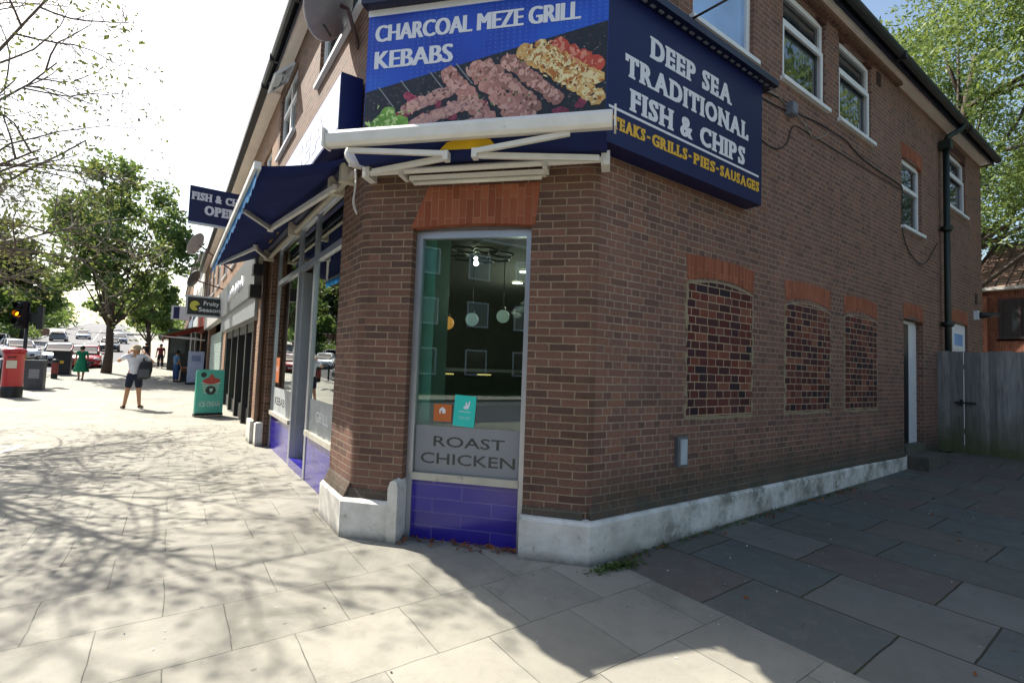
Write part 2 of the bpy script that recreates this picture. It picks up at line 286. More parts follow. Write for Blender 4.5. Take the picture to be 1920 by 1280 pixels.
# ---------------------------------------------------------------- mesh building
class Frame:
    def __init__(s, o, U, V=(0, 0, 1), Wv=None):
        s.o = Vector(o); s.U = Vector(U).normalized(); s.V = Vector(V).normalized(); s.W = Vector(Wv).normalized() if Wv else s.U.cross(s.V)
    def p(s, u, v, w=0): return s.o+s.U*u+s.V*v+s.W*w
WORLD = Frame((0, 0, 0), (1, 0, 0), (0, 1, 0), (0, 0, 1))
class MB:
    def __init__(s): s.v = []; s.f = []; s.uv = []; s.sm = []
    def face(s, pts, uv=None, smooth=False):
        i = len(s.v); s.v += [Vector(p) for p in pts]; s.f.append(tuple(range(i, i+len(pts)))); s.uv.append(uv); s.sm.append(smooth)
    def box(s, u0, u1, v0, v1, w0, w1, F=WORLD):
        c = [[[F.p(u, v, w) for w in (w0, w1)] for v in (v0, v1)] for u in (u0, u1)]
        uvw = lambda a, b: [(a[0], b[0]), (a[1], b[0]), (a[1], b[1]), (a[0], b[1])]
        s.face([c[0][0][1], c[1][0][1], c[1][1][1], c[0][1][1]], uvw((u0, u1), (v0, v1)))
        s.face([c[1][0][0], c[0][0][0], c[0][1][0], c[1][1][0]], uvw((u0, u1), (v0, v1)))
        s.face([c[1][0][1], c[1][0][0], c[1][1][0], c[1][1][1]], uvw((w0, w1), (v0, v1)))
        s.face([c[0][0][0], c[0][0][1], c[0][1][1], c[0][1][0]], uvw((w0, w1), (v0, v1)))
        s.face([c[0][1][1], c[1][1][1], c[1][1][0], c[0][1][0]], uvw((u0, u1), (w0, w1)))
        s.face([c[0][0][0], c[1][0][0], c[1][0][1], c[0][0][1]], uvw((u0, u1), (w0, w1)))
        return s
    def cyl(s, a, b, r0, r1=None, n=10, caps=True):
        return s.tube([a, b], [r0, r0 if r1 is None else r1], n, caps)
    def tube(s, pts, rs, n=8, caps=True):
        pts = [Vector(p) for p in pts]
        if not hasattr(rs, '__len__'): rs = [rs]*len(pts)
        base = len(s.v); prev = None
        for i, p in enumerate(pts):
            d = (pts[min(i+1, len(pts)-1)]-pts[max(i-1, 0)]).normalized()
            if prev is None: x = d.orthogonal().normalized()
            else:
                x = prev-d*prev.dot(d); x = x.normalized() if x.length > 1e-5 else d.orthogonal().normalized()
            prev = x; y = d.cross(x)
            for k in range(n):
                a = 2*math.pi*k/n; s.v.append(p+(x*math.cos(a)+y*math.sin(a))*rs[i])
        for i in range(len(pts)-1):
            for k in range(n):
                q = (base+i*n+k, base+i*n+(k+1) % n, base+(i+1)*n+(k+1) % n, base+(i+1)*n+k); s.f.append(q); s.uv.append(None); s.sm.append(True)
        if caps:
            s.f.append(tuple(base+k for k in range(n))[::-1]); s.uv.append(None); s.sm.append(False)
            e = base+(len(pts)-1)*n; s.f.append(tuple(e+k for k in range(n))); s.uv.append(None); s.sm.append(False)
        return s
    def lathe(s, prof, c=(0, 0, 0), n=20, axis=None):
        """prof: (radius, height) pairs"""
        c = Vector(c); Z = Vector(axis).normalized() if axis else Vector((0, 0, 1)); X = Z.orthogonal().normalized(); Y = Z.cross(X); b = len(s.v)
        for r, h in prof:
            for k in range(n):
                a = 2*math.pi*k/n; s.v.append(c+Z*h+(X*math.cos(a)+Y*math.sin(a))*max(r, 1e-4))
        for i in range(len(prof)-1):
            for k in range(n):
                s.f.append((b+i*n+k, b+i*n+(k+1) % n, b+(i+1)*n+(k+1) % n, b+(i+1)*n+k)); s.uv.append(None); s.sm.append(True)
        return s
    def prism(s, poly, w0, w1, F=WORLD):
        """extruded outline (u,v) between w0 and w1"""
        s.face([F.p(u, v, w1) for u, v in poly], [tuple(p) for p in poly])
        s.face([F.p(u, v, w0) for u, v in reversed(poly)], [tuple(p) for p in reversed(poly)])
        for (a, b), (c, d) in zip(poly, poly[1:]+poly[:1]): s.face([F.p(a, b, w0), F.p(c, d, w0), F.p(c, d, w1), F.p(a, b, w1)])
        return s
    def sphere(s, c, r, n=14, sq=(1, 1, 1)):
        c = Vector(c); b = len(s.v); m = n//2
        for i in range(m+1):
            t = math.pi*i/m
            for k in range(n):
                a = 2*math.pi*k/n; s.v.append(c+Vector((r*sq[0]*math.sin(t)*math.cos(a), r*sq[1]*math.sin(t)*math.sin(a), r*sq[2]*math.cos(t))))
        for i in range(m):
            for k in range(n): s.f.append((b+i*n+k, b+i*n+(k+1) % n, b+(i+1)*n+(k+1) % n, b+(i+1)*n+k)); s.uv.append(None); s.sm.append(True)
        return s
    def loft(s, rings, cap=True, smooth=True):
        b = len(s.v); n = len(rings[0])
        for r in rings: s.v += [Vector(p) for p in r]
        for i in range(len(rings)-1):
            for k in range(n): s.f.append((b+i*n+k, b+i*n+(k+1) % n, b+(i+1)*n+(k+1) % n, b+(i+1)*n+k)); s.uv.append(None); s.sm.append(smooth)
        if cap:
            s.f.append(tuple(b+k for k in range(n))[::-1]); s.uv.append(None); s.sm.append(False)
            e = b+(len(rings)-1)*n; s.f.append(tuple(e+k for k in range(n))); s.uv.append(None); s.sm.append(False)
        return s
    def build(s, name, mat, parent=None, local=False, bevel=0):
        off = Vector((0, 0, 0))
        if parent is not None and not local:
            o = parent
            while o is not None: off += o.location; o = o.parent
        me = bpy.data.meshes.new(name); me.from_pydata([tuple(v-off) for v in s.v], [], s.f); me.update()
        ul = me.uv_layers.new(name='UVMap'); data = np.zeros(len(me.loops)*2, dtype=np.float32); li = 0
        for pi, (f, uv) in enumerate(zip(s.f, s.uv)):
            if uv is None:
                n = me.polygons[pi].normal; ax = max(range(3), key=lambda k: abs(n[k])); a, b = ((1, 2), (0, 2), (0, 1))[ax]
                for k in f: data[li] = s.v[k][a]; data[li+1] = s.v[k][b]; li += 2
            else:
                for q in uv: data[li] = q[0]; data[li+1] = q[1]; li += 2
        ul.data.foreach_set('uv', data); me.polygons.foreach_set('use_smooth', s.sm)
        if mat: me.materials.append(mat)
        o = bpy.data.objects.new(name, me); COL.objects.link(o)
        if parent is not None: o.parent = parent
        if bevel:
            b = o.modifiers.new('bevel', 'BEVEL'); b.width = bevel; b.segments = 2; b.limit_method = 'ANGLE'
        return o
def tag(o, label=None, cat=None, group=None, kind=None):
    if label: o['label'] = label
    if cat: o['category'] = cat
    if group: o['group'] = group
    if kind: o['kind'] = kind
    return o
def thing(name, label, cat, loc=(0, 0, 0), rotz=0, group=None):
    o = bpy.data.objects.new(name, None); COL.objects.link(o); o.empty_display_size = .2
    o.location = loc; o.rotation_euler = (0, 0, rotz); return tag(o, label, cat, group)
def dup(o, loc=None, rotz=None, label=None, mats=None, parent=None):
    c = o.copy(); COL.objects.link(c)
    if parent is not None: c.parent = parent
    if loc is not None: c.location = loc
    if rotz is not None: c.rotation_euler = (0, 0, rotz)
    if label: c['label'] = label
    if mats and c.data:
        for a, b in mats.items():
            if c.data.materials and c.data.materials[0] == a:
                c.data = c.data.copy(); c.data.materials[0] = b; break
    for ch in list(o.children): dup(ch, parent=c, mats=mats)
    return c
def fontmesh(txt, size, bold=0, shear=0, spacing=1.0):
    cu = bpy.data.curves.new('t', 'FONT'); cu.body = txt; cu.size = size; cu.offset = bold; cu.shear = shear; cu.space_character = spacing
    cu.align_x = 'LEFT'; cu.resolution_u = 3; cu.fill_mode = 'BOTH'
    ob = bpy.data.objects.new('t', cu); COL.objects.link(ob); dg = bpy.context.evaluated_depsgraph_get(); dg.update()
    me = bpy.data.meshes.new_from_object(ob.evaluated_get(dg)); v = [tuple(x.co[:2]) for x in me.vertices]; f = [tuple(p.vertices) for p in me.polygons]
    bpy.data.objects.remove(ob); bpy.data.curves.remove(cu); bpy.data.meshes.remove(me); return v, f
STEMS = {'D': ['bl', 'tl'], 'E': ['bl', 'tl', 'Tr', 'Br'], 'P': ['bl', 'tl', 'bR'], 'F': ['bl', 'tl', 'bR', 'Tr'], 'R': ['bl', 'tl', 'br'], 'T': ['bc', 'Tr', 'Tl'], 'I': ['bc', 'tc'], 'L': ['bl', 'tl', 'tR', 'Br'],
         'N': ['bl', 'tl', 'tr'], 'H': ['bl', 'br', 'tl', 'tr'], 'A': ['bl', 'br'], 'K': ['bl', 'tl', 'br', 'tr'], 'S': ['Tr', 'Bl'], 'C': ['Tr'], 'G': ['Tr'], 'O': [], '&': [], '-': [], ' ': []}
def text(mb, F, txt, u, v, width, height, w, serif=False, bold=0.0, fat=0.0):
    """flat vinyl lettering: lower left corner (u,v), fitted to width x height, optional slab serifs"""
    polys = []; xs = 0; adv = 0
    if serif:
        for ch in txt:
            if ch == ' ': adv += .34; continue
            if ch == '-': polys.append(([(adv+.05, .36), (adv+.22, .36), (adv+.22, .46), (adv+.05, .46)], [(0, 1, 2, 3)])); adv += .32; continue
            vv, ff = fontmesh(ch, 1, .022+bold); x0 = min(p[0] for p in vv); x1 = max(p[0] for p in vv); y0 = min(p[1] for p in vv); y1 = max(p[1] for p in vv)
            k = .74/(y1-y0); P = [((p[0]-x0)*k+adv, (p[1]-y0)*k) for p in vv]; wd = (x1-x0)*k; polys.append((P, ff))
            st = .15; sh = .085; sw = .055
            for c in STEMS.get(ch, []):
                bx = {'l': adv, 'r': adv+wd-st, 'c': adv+wd/2-st/2, 'R': adv, }[c[1]]
                if c in ('Tr', 'Tl', 'Br', 'Bl'):
                    hx = adv+wd-.09 if c[1] == 'r' else adv; y = .74-.24 if c[0] == 'T' else 0
                    polys.append(([(hx, y), (hx+.09, y), (hx+.09, y+.24), (hx, y+.24)], [(0, 1, 2, 3)])); continue
                y = 0 if c[0] == 'b' else .74-sh
                polys.append(([(bx-sw, y), (bx+st+sw, y), (bx+st+sw, y+sh), (bx-sw, y+sh)], [(0, 1, 2, 3)]))
            adv += wd+.16
    else: polys.append(fontmesh(txt, 1, bold))
    ax = [p[0] for P, _ in polys for p in P]; ay = [p[1] for P, _ in polys for p in P]
    x0, x1, y0, y1 = min(ax), max(ax), min(ay), max(ay)
    kx = width/(x1-x0) if width else height/(y1-y0); ky = height/(y1-y0); eps = 0
    for P, ff in polys:
        for sh in ((0,) if not fat else (-fat, 0, fat)):
            eps += .00004
            for f in ff: mb.face([F.p(u+sh+(P[i][0]-x0)*kx, v+(P[i][1]-y0)*ky, w+eps) for i in f])
    return mb
def blob(F, cu, cv, ru, rv, w, ang=0, n=14, rough=.15, seed=0):
    r = random.Random(seed); pts = []
    for k in range(n):
        a = 2*math.pi*k/n; q = 1+r.uniform(-rough, rough); x = math.cos(a)*ru*q; y = math.sin(a)*rv*q
        pts.append((cu+x*math.cos(ang)-y*math.sin(ang), cv+x*math.sin(ang)+y*math.cos(ang)))
    return pts

# ---------------------------------------------------------------- ground, road
XB, YB, LC = -1.4845, 1.605, 2.18625
tC = Vector((XB, YB, 0))/LC; nC = Vector((-tC.y, tC.x, 0))
FR = Frame((0, 0, 0), (1, 0, 0), (0, 0, 1), (0, -1, 0))            # yard side wall, u = x
FC = Frame((0, 0, 0), -tC, (0, 0, 1), nC)                          # cut-off corner, u = -s
FF = Frame((XB, 0, 0), (0, -1, 0), (0, 0, 1), (-1, 0, 0))          # street front, u = -y
YS = [-60, -30, -15, -8, -5, -3, -1.5, 0, 1.5, 3, 4.5, 6, 9, 12, 16, 20, 24, 27, 30, 32, 34, 36, 38, 38.5, 42, 46, 50, 55, 60, 70, 80, 90, 100, 120, 140, 160, 180, 200, 250, 300, 400]
def sheet(name, cols, zoff, mat, ys=YS):
    mb = MB(); rows = []
    for y in ys:
        b = len(mb.v); cs = cols(y)
        for x in cs: mb.v.append(Vector((x, y, gz(x, y)+zoff)))
        rows.append((b, len(cs)))
    for (a, n), (b, _) in zip(rows, rows[1:]):
        for i in range(n-1): mb.f.append((a+i, a+i+1, b+i+1, b+i)); mb.uv.append(None); mb.sm.append(True)
    return tag(mb.build(name, mat), kind='structure')
pave = sheet('pavement', lambda y: [lerpl(KERB, y), lerpl(KERB, y)*.6-.6, -1.5, .2, 1, 2.3, 4, 6, 7.4, 8.4, 9.3, 11, 13, 30, 90], 0, PAVE)
sheet('road', lambda y: [lerpl(KERB2, y)-.05, lerpl(KERB2, y)*.5+lerpl(KERB, y)*.5, lerpl(KERB, y)+.05], -.12, ASPH)
sheet('far_pavement', lambda y: [lerpl(KERB2, y)-3.0, lerpl(KERB2, y)], -.0, KERBM)
sheet('grass_bank', lambda y: [-400, -80, lerpl(KERB2, y)-2.95], -.02, GRASSM)
kb = MB()
for (K, sg) in ((KERB, 1), (KERB2, -1)):
    for a, b in zip(YS, YS[1:]):
        pts = []
        for y in (a, b):
            x = lerpl(K, y); z = gz(x, y); pts.append([Vector((x+.14*sg, y, z+.004)), Vector((x, y, z+.004)), Vector((x-.01*sg, y, z-.14))])
        for i in range(2): kb.face([pts[0][i], pts[0][i+1], pts[1][i+1], pts[1][i]])
tag(kb.build('kerb', KERBM), kind='structure')
g = MB(); g.face([(-2500, -2500, -1.2), (2500, -2500, -1.2), (2500, 2500, -1.2), (-2500, 2500, -1.2)]); tag(g.build('ground', GRASSM), kind='structure')
# painted marks: a white bay corner and worn dashes let into the paving, centre line of the road
pm = MB()
def groundstrip(mb, x0, y0, x1, y1, w, zo=.005):
    d = Vector((x1-x0, y1-y0, 0)); n = Vector((-d.y, d.x, 0)).normalized()*w/2; k = max(1, int(d.length/2)); 
    for i in range(k):
        A = Vector((x0, y0, 0))+d*(i/k); B = Vector((x0, y0, 0))+d*((i+1)/k)
        mb.face([(q.x, q.y, gz(q.x, q.y)+zo) for q in (A+n, A-n, B-n, B+n)])
groundstrip(pm, -5.2, 8.30, -4.86, 8.30, .10); groundstrip(pm, -5.3, 6.3, -4.90, 8.25, .12)
groundstrip(pm, -5.3, 14.6, -4.5, 14.75, .28); groundstrip(pm, -7.2, 14.5, -6.0, 14.7, .28)
tag(pm.build('pavement_marking', PAINTL), kind='structure')
pm = MB()
for y in range(0, 180, 6):
    xa = (lerpl(KERB, y)+lerpl(KERB2, y))/2; xb = (lerpl(KERB, y+3)+lerpl(KERB2, y+3))/2; groundstrip(pm, xa, y, xb, y+3, .12, -.112)
tag(pm.build('road_marking', PAINTL), kind='structure')

# ---------------------------------------------------------------- corner building
cb = thing('corner_shop', 'brown brick two storey corner shop with a cut-off corner, violet tiled base and white plinth', 'building')
ZT = 6.79
def panel(mb, F, u0, u1, v0, v1, ops=(), reveal=.1, vmin=None):
    us = sorted({u0, u1, *[o[0] for o in ops], *[o[1] for o in ops]}); vs = sorted({v0, v1, *[o[2] for o in ops], *[o[3] for o in ops]})
    us = [u for u in us if u0 <= u <= u1]; vs = [v for v in vs if v0 <= v <= v1]
    for a, b in zip(us, us[1:]):
        for c, d in zip(vs, vs[1:]):
            m, n = (a+b)/2, (c+d)/2
            if any(o[0] < m < o[1] and o[2] < n < o[3] for o in ops): continue
            mb.face([F.p(a, c), F.p(b, c), F.p(b, d), F.p(a, d)], [(a, c), (b, c), (b, d), (a, d)])
    for o in ops:
        a, b, c, d = o[:4]; r = o[4] if len(o) > 4 else reveal
        mb.face([F.p(a, c), F.p(a, d), F.p(a, d, -r), F.p(a, c, -r)], [(a, c), (a, d), (a-r, d), (a-r, c)])
        mb.face([F.p(b, c), F.p(b, c, -r), F.p(b, d, -r), F.p(b, d)], [(b, c), (b+r, c), (b+r, d), (b, d)])
        mb.face([F.p(a, d), F.p(b, d), F.p(b, d, -r), F.p(a, d, -r)], [(a, d), (b, d), (b, d+r), (a, d+r)])
        mb.face([F.p(a, c), F.p(a, c, -r), F.p(b, c, -r), F.p(b, c)], [(a, c), (a, c-r), (b, c-r), (b, c)])
def arc(mb, F1, u1, F2, u2, v0, v1, uo, corner, n=5):
    P0 = F1.p(u1, 0); P2 = F2.p(u2, 0); P1 = Vector(corner); pr = None; l = 0
    for i in range(n+1):
        t = i/n; q = P0*(1-t)**2+P1*2*t*(1-t)+P2*t*t
        if pr is not None:
            d = (q-pr).length; mb.face([pr+Vector((0, 0, v0)), q+Vector((0, 0, v0)), q+Vector((0, 0, v1)), pr+Vector((0, 0, v1))], [(uo+l, v0), (uo+l+d, v0), (uo+l+d, v1), (uo+l, v1)], True); l += d
        pr = q
UW = [(1.342, 2.533, 5.34, 6.64), (3.22, 4.43, 5.40, 6.65), (4.87, 6.07, 5.40, 6.65), (7.41, 8.43, 4.33, 5.58), (9.98, 11.34, 5.28, 6.47)]
AT = .07
mb = MB()
panel(mb, FR, AT, 12.62, -.3, ZT, [(*w, .09) for w in UW]+[(7.45, 8.45, -.3, 2.70, .13), (10.24, 11.37, -.3, 2.87, .09)])
# far return wall of the yard side and the back
mb.face([(12.62, 0, -.3), (12.62, 9, -.3), (12.62, 9, ZT), (12.62, 0, ZT)], [(0, -.3), (9, -.3), (9, ZT), (0, ZT)])
mb.face([(12.62, 9, -.3), (XB, 9, -.3), (XB, 9, ZT), (12.62, 9, ZT)], [(0, -.3), (14, -.3), (14, ZT), (0, ZT)])
mb.box(.05, 7.2, 6.735, ZT, 0, .085, FR)        # corbelled course under the eaves
mb.build('wall', BR, cb)
mb = MB()
panel(mb, FC, -LC+AT, -AT, -.3, ZT, [(-1.675, -.545, -.3, 2.90, .10)])
FUW = [(2.05, 3.95), (5.55, 7.05)]
panel(mb, FF, -7.25, -YB-AT, -.3, ZT, [(-6.90, -2.35, -.3, 3.66, .10)]+[(-b, -a, 5.40, 6.60, .09) for a, b in FUW])
arc(mb, FC, -AT, FR, AT, -.3, ZT, -AT, (0, 0, 0)); arc(mb, FF, -YB-AT, FC, -LC+AT, -.3, ZT, -YB-AT, (XB, YB, 0))
mb.build('corner_wall', BRC, cb)
# flared foot of the piers and of the yard wall (splayed brick course over the plinth)
mb = MB()
def flare(F, u0, u1, mb, z0=.33, z1=.47, o=.06):
    mb.face([F.p(u0, z0, o), F.p(u1, z0, o), F.p(u1, z1, 0.003), F.p(u0, z1, .003)], [(u0, z0), (u1, z0), (u1, z1), (u0, z1)])
    for u in (u0, u1): mb.face([F.p(u, z0, o), F.p(u, z0, 0), F.p(u, z1, 0.003)])
flare(FR, .02, 7.4, mb, .33, .44, .045); flare(FC, -.545, -.03, mb, .33, .42, .04); flare(FC, -LC, -1.68, mb, .33, .43, .045); flare(FF, -2.33, -YB, mb, .34, .48, .065)
mb.build('splayed_brick_foot', BR, cb)
# white plinths
def cornerpt(off, which):
    # offset corner at A (0) or B (1)
    if which == 0: return Vector(((off+nC.y*off)/nC.x, -off, 0))
    x = XB-off; return Vector((x, (off-nC.x*x)/nC.y, 0))
def plinth(name, path, tops):
    mb = MB(); n = len(path); r = .025
    for i in range(n-1):
        (a, ao), (b, bo) = path[i], path[i+1]; ta, tb = tops[i], tops[i+1]
        k = max(1, int((a-b).length/.25)); 
        for j in range(k):
            s0, s1 = j/k, (j+1)/k; p = a.lerp(b, s0); q = a.lerp(b, s1); pi_ = ao.lerp(bo, s0); qi = ao.lerp(bo, s1); z0 = ta+(tb-ta)*s0; z1 = ta+(tb-ta)*s1
            po = p+(pi_-p)*.25; qo = q+(qi-q)*.25
            mb.face([(p.x, p.y, -.3), (q.x, q.y, -.3), (q.x, q.y, z1-r), (p.x, p.y, z0-r)], None, True)
            mb.face([(p.x, p.y, z0-r), (q.x, q.y, z1-r), (qo.x, qo.y, z1), (po.x, po.y, z0)], None, True)
            mb.face([(po.x, po.y, z0), (qo.x, qo.y, z1), (qi.x, qi.y, z1+.005), (pi_.x, pi_.y, z0+.005)])
    for (a, ao), z in ((path[0], tops[0]), (path[-1], tops[-1])): mb.face([(a.x, a.y, -.3), (ao.x, ao.y, -.3), (ao.x, ao.y, z), (a.x, a.y, z)])
    return mb.build(name, RENDER, cb)
OP = .095
A_o = cornerpt(OP, 0); B_o = cornerpt(OP, 1); A_i = cornerpt(-.02, 0); B_i = cornerpt(-.02, 1)
V0 = lambda F, u, w: F.p(u, 0, w)
plinth('plinth', [(V0(FC, -.55, OP), V0(FC, -.55, -.02)), (A_o, A_i), (V0(FR, 3.0, OP*.8), V0(FR, 3.0, -.02)), (V0(FR, 7.42, .05), V0(FR, 7.42, -.02))], [.35, .343, .343, .343])
plinth('plinth', [(V0(FF, -2.34, .09), V0(FF, -2.34, -.02)), (B_o, B_i), (V0(FC, -1.72, OP), V0(FC, -1.72, -.02))], [.35, .345, .345])
mb = MB(); mb.prism([(-1.75, -.3), (-1.655, -.3), (-1.655, .48), (-1.67, .54), (-1.70, .555), (-1.73, .54), (-1.75, .48)], -.08, .115, FC); mb.build('plinth_upstand', RENDER, cb, bevel=.015)
plinth('plinth', [(V0(FF, -7.5, .12), V0(FF, -7.5, -.02)), (V0(FF, -6.93, .12), V0(FF, -6.93, -.02))], [.42, .42])
# brick arches: flat gauged heads with a slightly curved soffit
def arch(F, top, bot, rise, mat, name='brick_arch', w=.006, back=0, toprise=0):
    n = 10; (tl, tr, tz), (bl, br, bz) = top, bot
    pts = [(bl+(br-bl)*i/n, bz+rise*(1-(2*i/n-1)**2)) for i in range(n+1)]+[(tr+(tl-tr)*i/n, tz+toprise*(1-(2*i/n-1)**2)) for i in range(n+1)]
    mb = MB(); mb.prism(pts, -back, w, F); return mb.build(name, mat, cb)
arch(FC, (-1.54, -.478, 3.25), (-1.70, -.515, 2.866), .028, BARCH, back=.09)
for a, b in ((1.335, 2.55), (3.333, 4.57), (5.05, 6.24)): arch(FR, (a-.03, b+.03, 2.82), (a, b+.02, 2.555), .075, BARCH, toprise=.02)
arch(FR, (7.41, 8.46, 2.965), (7.44, 8.46, 2.68), .09, BARCH, back=.37, toprise=.02)
arch(FR, (10.2, 11.36, 3.135), (10.22, 11.38, 2.85), .06, BARCH, back=.08, toprise=.02)
arch(FR, (7.36, 8.46, 5.82), (7.39, 8.45, 5.54), .075, BARCH, back=.08, toprise=.02)
for w in UW[1:3]+UW[4:]: arch(FR, (w[0]-.04, w[1]+.04, min(w[3]+.2, 6.73)), (w[0]-.02, w[1]+.02, w[3]-.03), .045, BARCHD, back=.05)
# bricked-up windows with a ragged mortar edge
def ragged(u0, u1, v0, v1, amp, top, seed, step=.085):
    r = random.Random(seed); pts = []
    for i in range(9): t = i/8; pts.append((u0+(u1-u0)*t, v0+r.uniform(-amp, amp)*.4))
    v = v0
    side = []
    while v < v1-step: q = r.uniform(-amp, amp*.6); side += [(q, v), (q, v+step*.9)]; v += step
    pts += [(u1+q, v) for q, v in side]
    for i in range(11): t = 1-i/10; pts.append((u0+(u1-u0)*t, v1+top*(1-(2*t-1)**2)+r.uniform(-amp, amp)*.3))
    r2 = [(r.uniform(-amp, amp*.6), v) for _, v in side]
    for i in range(0, len(side)-1, 2): r2[i+1] = (r2[i][0], side[i+1][1])
    pts += [(u0-q, v) for q, v in reversed(r2)]
    return pts
for i, (a, b, lo, hi) in enumerate([(1.335, 2.555, 1.165, 2.52), (3.335, 4.575, 1.165, 2.50), (5.06, 6.24, 1.165, 2.50)]):
    inf = MB(); inf.prism(ragged(a+.005, b-.005, lo, hi, .018, .06, i+20), -.02, .008, FR); fo = inf.build('bricked_up_window', BINF, cb)
    mo = MB(); mo.prism(ragged(a-.025, b+.025, lo-.035, hi+.02, .03, .06, i), -.02, .004, FR)
    mo.build('mortar_edge', plain('pale_mortar', '#8d8068', .9, var=.2, scale=20, bmp=.5), fo)
# upper windows
def window(F, w, parent, mat=None, glassm=None, rec=.05, trans=None, side=False, sill=True, fr=.075, mull=None, name='window'):
    u0, u1, v0, v1 = w; f = MB()
    f.box(u0, u0+fr, v0, v1, -rec-.06, -rec, F).box(u1-fr, u1, v0, v1, -rec-.06, -rec, F)
    f.box(u0+fr, u1-fr, v0, v0+fr, -rec-.06, -rec, F).box(u0+fr, u1-fr, v1-fr, v1, -rec-.06, -rec, F)
    if trans: f.box(u0+fr, u1-fr, trans-.035, trans+.035, -rec-.055, -rec+.012, F)
    for m in (mull or []): f.box(m-.04, m+.04, v0+fr, v1-fr, -rec-.055, -rec+.004, F)
    if side:       # raised casement round the lower light
        f.box(u0+.02, u0+.09, v0+.03, trans, -rec, -rec+.025, F).box(u1-.09, u1-.02, v0+.03, trans, -rec, -rec+.025, F).box(u0+.09, u1-.09, v0+.03, v0+.1, -rec, -rec+.025, F).box(u0+.09, u1-.09, trans-.07, trans+.006, -rec, -rec+.025, F)
    wo = f.build(name, mat or UPVC, parent, bevel=.006)
    p = MB(); p.box(u0+.03, u1-.03, v0+.03, v1-.03, -rec-.045, -rec-.03, F); p.build('pane', glassm or DGLASS, wo)
    if sill: s = MB(); s.box(u0-.06, u1+.06, v0-.055, v0-.004, -rec, .055, F); s.build('sill', mat or UPVC, wo, bevel=.006)
    return wo
window(FR, UW[0], cb, glassm=SKYCURTG)
for w in UW[1:3]: window(FR, w, cb, trans=w[2]+.81, side=True)
window(FR, UW[3], cb, trans=UW[3][2]+.74); window(FR, UW[4], cb, trans=UW[4][2]+.77, side=True)
for a, b in FUW: window(FF, (-b, -a, 5.40, 6.60), cb, trans=6.15, mull=[-(a+b)/2])
mb = MB()                                                            # the top light left ajar over the street
G_ = Frame((XB-.03, 5.6, 6.56), (0, 1, 0), Vector((-.55, 0, -.62)), None); mb.box(.05, .75, 0, .05, 0, .04, G_).box(.05, .75, .38, .43, 0, .04, G_).box(.05, .1, .05, .38, 0, .04, G_).box(.7, .75, .05, .38, 0, .04, G_)
oc = mb.build('open_casement', UPVC, cb); mb = MB(); mb.box(.1, .7, .05, .38, .01, .02, G_); mb.build('pane', DGLASS, oc)
# eaves, gutter, roof
SO = .22
def ring(off): 
    a = cornerpt(off, 0); b = cornerpt(off, 1); return [Vector((XB-off, 7.25, 0)), b, a, Vector((12.62+.12, -off, 0))]
def band(name, o0, z0, o1, z1, mat):
    mb = MB(); r0, r1 = ring(o0), ring(o1)
    for i in range(3): mb.face([r0[i]+Vector((0, 0, z0)), r0[i+1]+Vector((0, 0, z0)), r1[i+1]+Vector((0, 0, z1)), r1[i]+Vector((0, 0, z1))])
    return mb
mb = band('', -.02, ZT, SO, ZT, SOFF); mb.box(12.62, 12.75, -SO, .3, ZT, ZT+.02); mb.build('soffit', SOFF, cb)
mb = band('', SO, ZT-.03, SO, ZT+.12, FASC); r0 = band('', SO, ZT-.03, SO-.03, ZT-.03, FASC); mb2 = r0
for f, u, sm in zip(r0.f, r0.uv, r0.sm): mb.face([r0.v[k] for k in f])
mb.build('fascia', FASC, cb)
gp = MB(); prof = [(SO+.003, ZT+.10), (SO+.02, ZT+.03), (SO+.06, ZT+.0), (SO+.10, ZT+.02), (SO+.125, ZT+.06), (SO+.13, ZT+.10), (SO+.115, ZT+.10), (SO+.08, ZT+.05)]
for (o0, z0), (o1, z1) in zip(prof, prof[1:]):
    b_ = band('', o0, z0, o1, z1, None)
    for f in b_.f: gp.face([b_.v[k] for k in f], None, True)
for y in (2.6, 4.4, 6.2): gp.box(XB-SO-.14, XB-SO, y, y+.07, ZT-.008, ZT+.105)
for x in (2.2, 6.4, 10.2): gp.box(x, x+.08, -SO-.14, -SO, ZT-.008, ZT+.105)
gp.build('gutter', plain('dark_gutter', '#11161c', .5, var=.2), cb)
mb = MB(); e = ring(SO+.02); zr = ZT+.11
for q in e: q.z = zr
rg = [Vector((3, 7.25, 10.2)), Vector((3, 4.6, 10.2)), Vector((8, 4.6, 10.2)), Vector((12.9, 4.6, 10.2))]
mb.face([e[0], e[1], rg[1], rg[0]]); mb.face([e[1], e[2], rg[1]]); mb.face([e[2], e[3], rg[3], rg[2], rg[1]]); mb.face([rg[3], Vector((12.9, 9.3, zr)), Vector((3, 9.3, zr)), rg[0], rg[1]])
mb.face([e[3], Vector((12.74, 9.3, zr)), rg[3]]); mb.build('roof', ROOF, cb)
# drainpipe with hopper and swan neck
mb = MB(); mb.tube([(9.5, -.11, gz(9.5, 0)), (9.5, -.11, 6.3)], .052, 12); mb.tube([(9.5, -.11, 6.42), (9.5, -.14, 6.5), (9.85, -.27, 6.72), (9.9, -.29, 6.85)], .05, 10)
mb.box(9.40, 9.60, -.20, -.02, 6.25, 6.42); mb.lathe([(.08, 0), (.1, .03), (.1, .09), (.08, .1)], (9.5, -.11, 4.6), 12); mb.lathe([(.08, 0), (.1, .03), (.1, .09), (.08, .1)], (9.5, -.11, 2.7), 12)
mb.build('drainpipe', GREENP, cb)
mb = MB(); mb.tube([(XB-.08, 7.18, 0), (XB-.08, 7.18, 3.5)], .05, 10); mb.build('drainpipe', plain('brown_pipe_paint', '#5a463c', .5), cb)
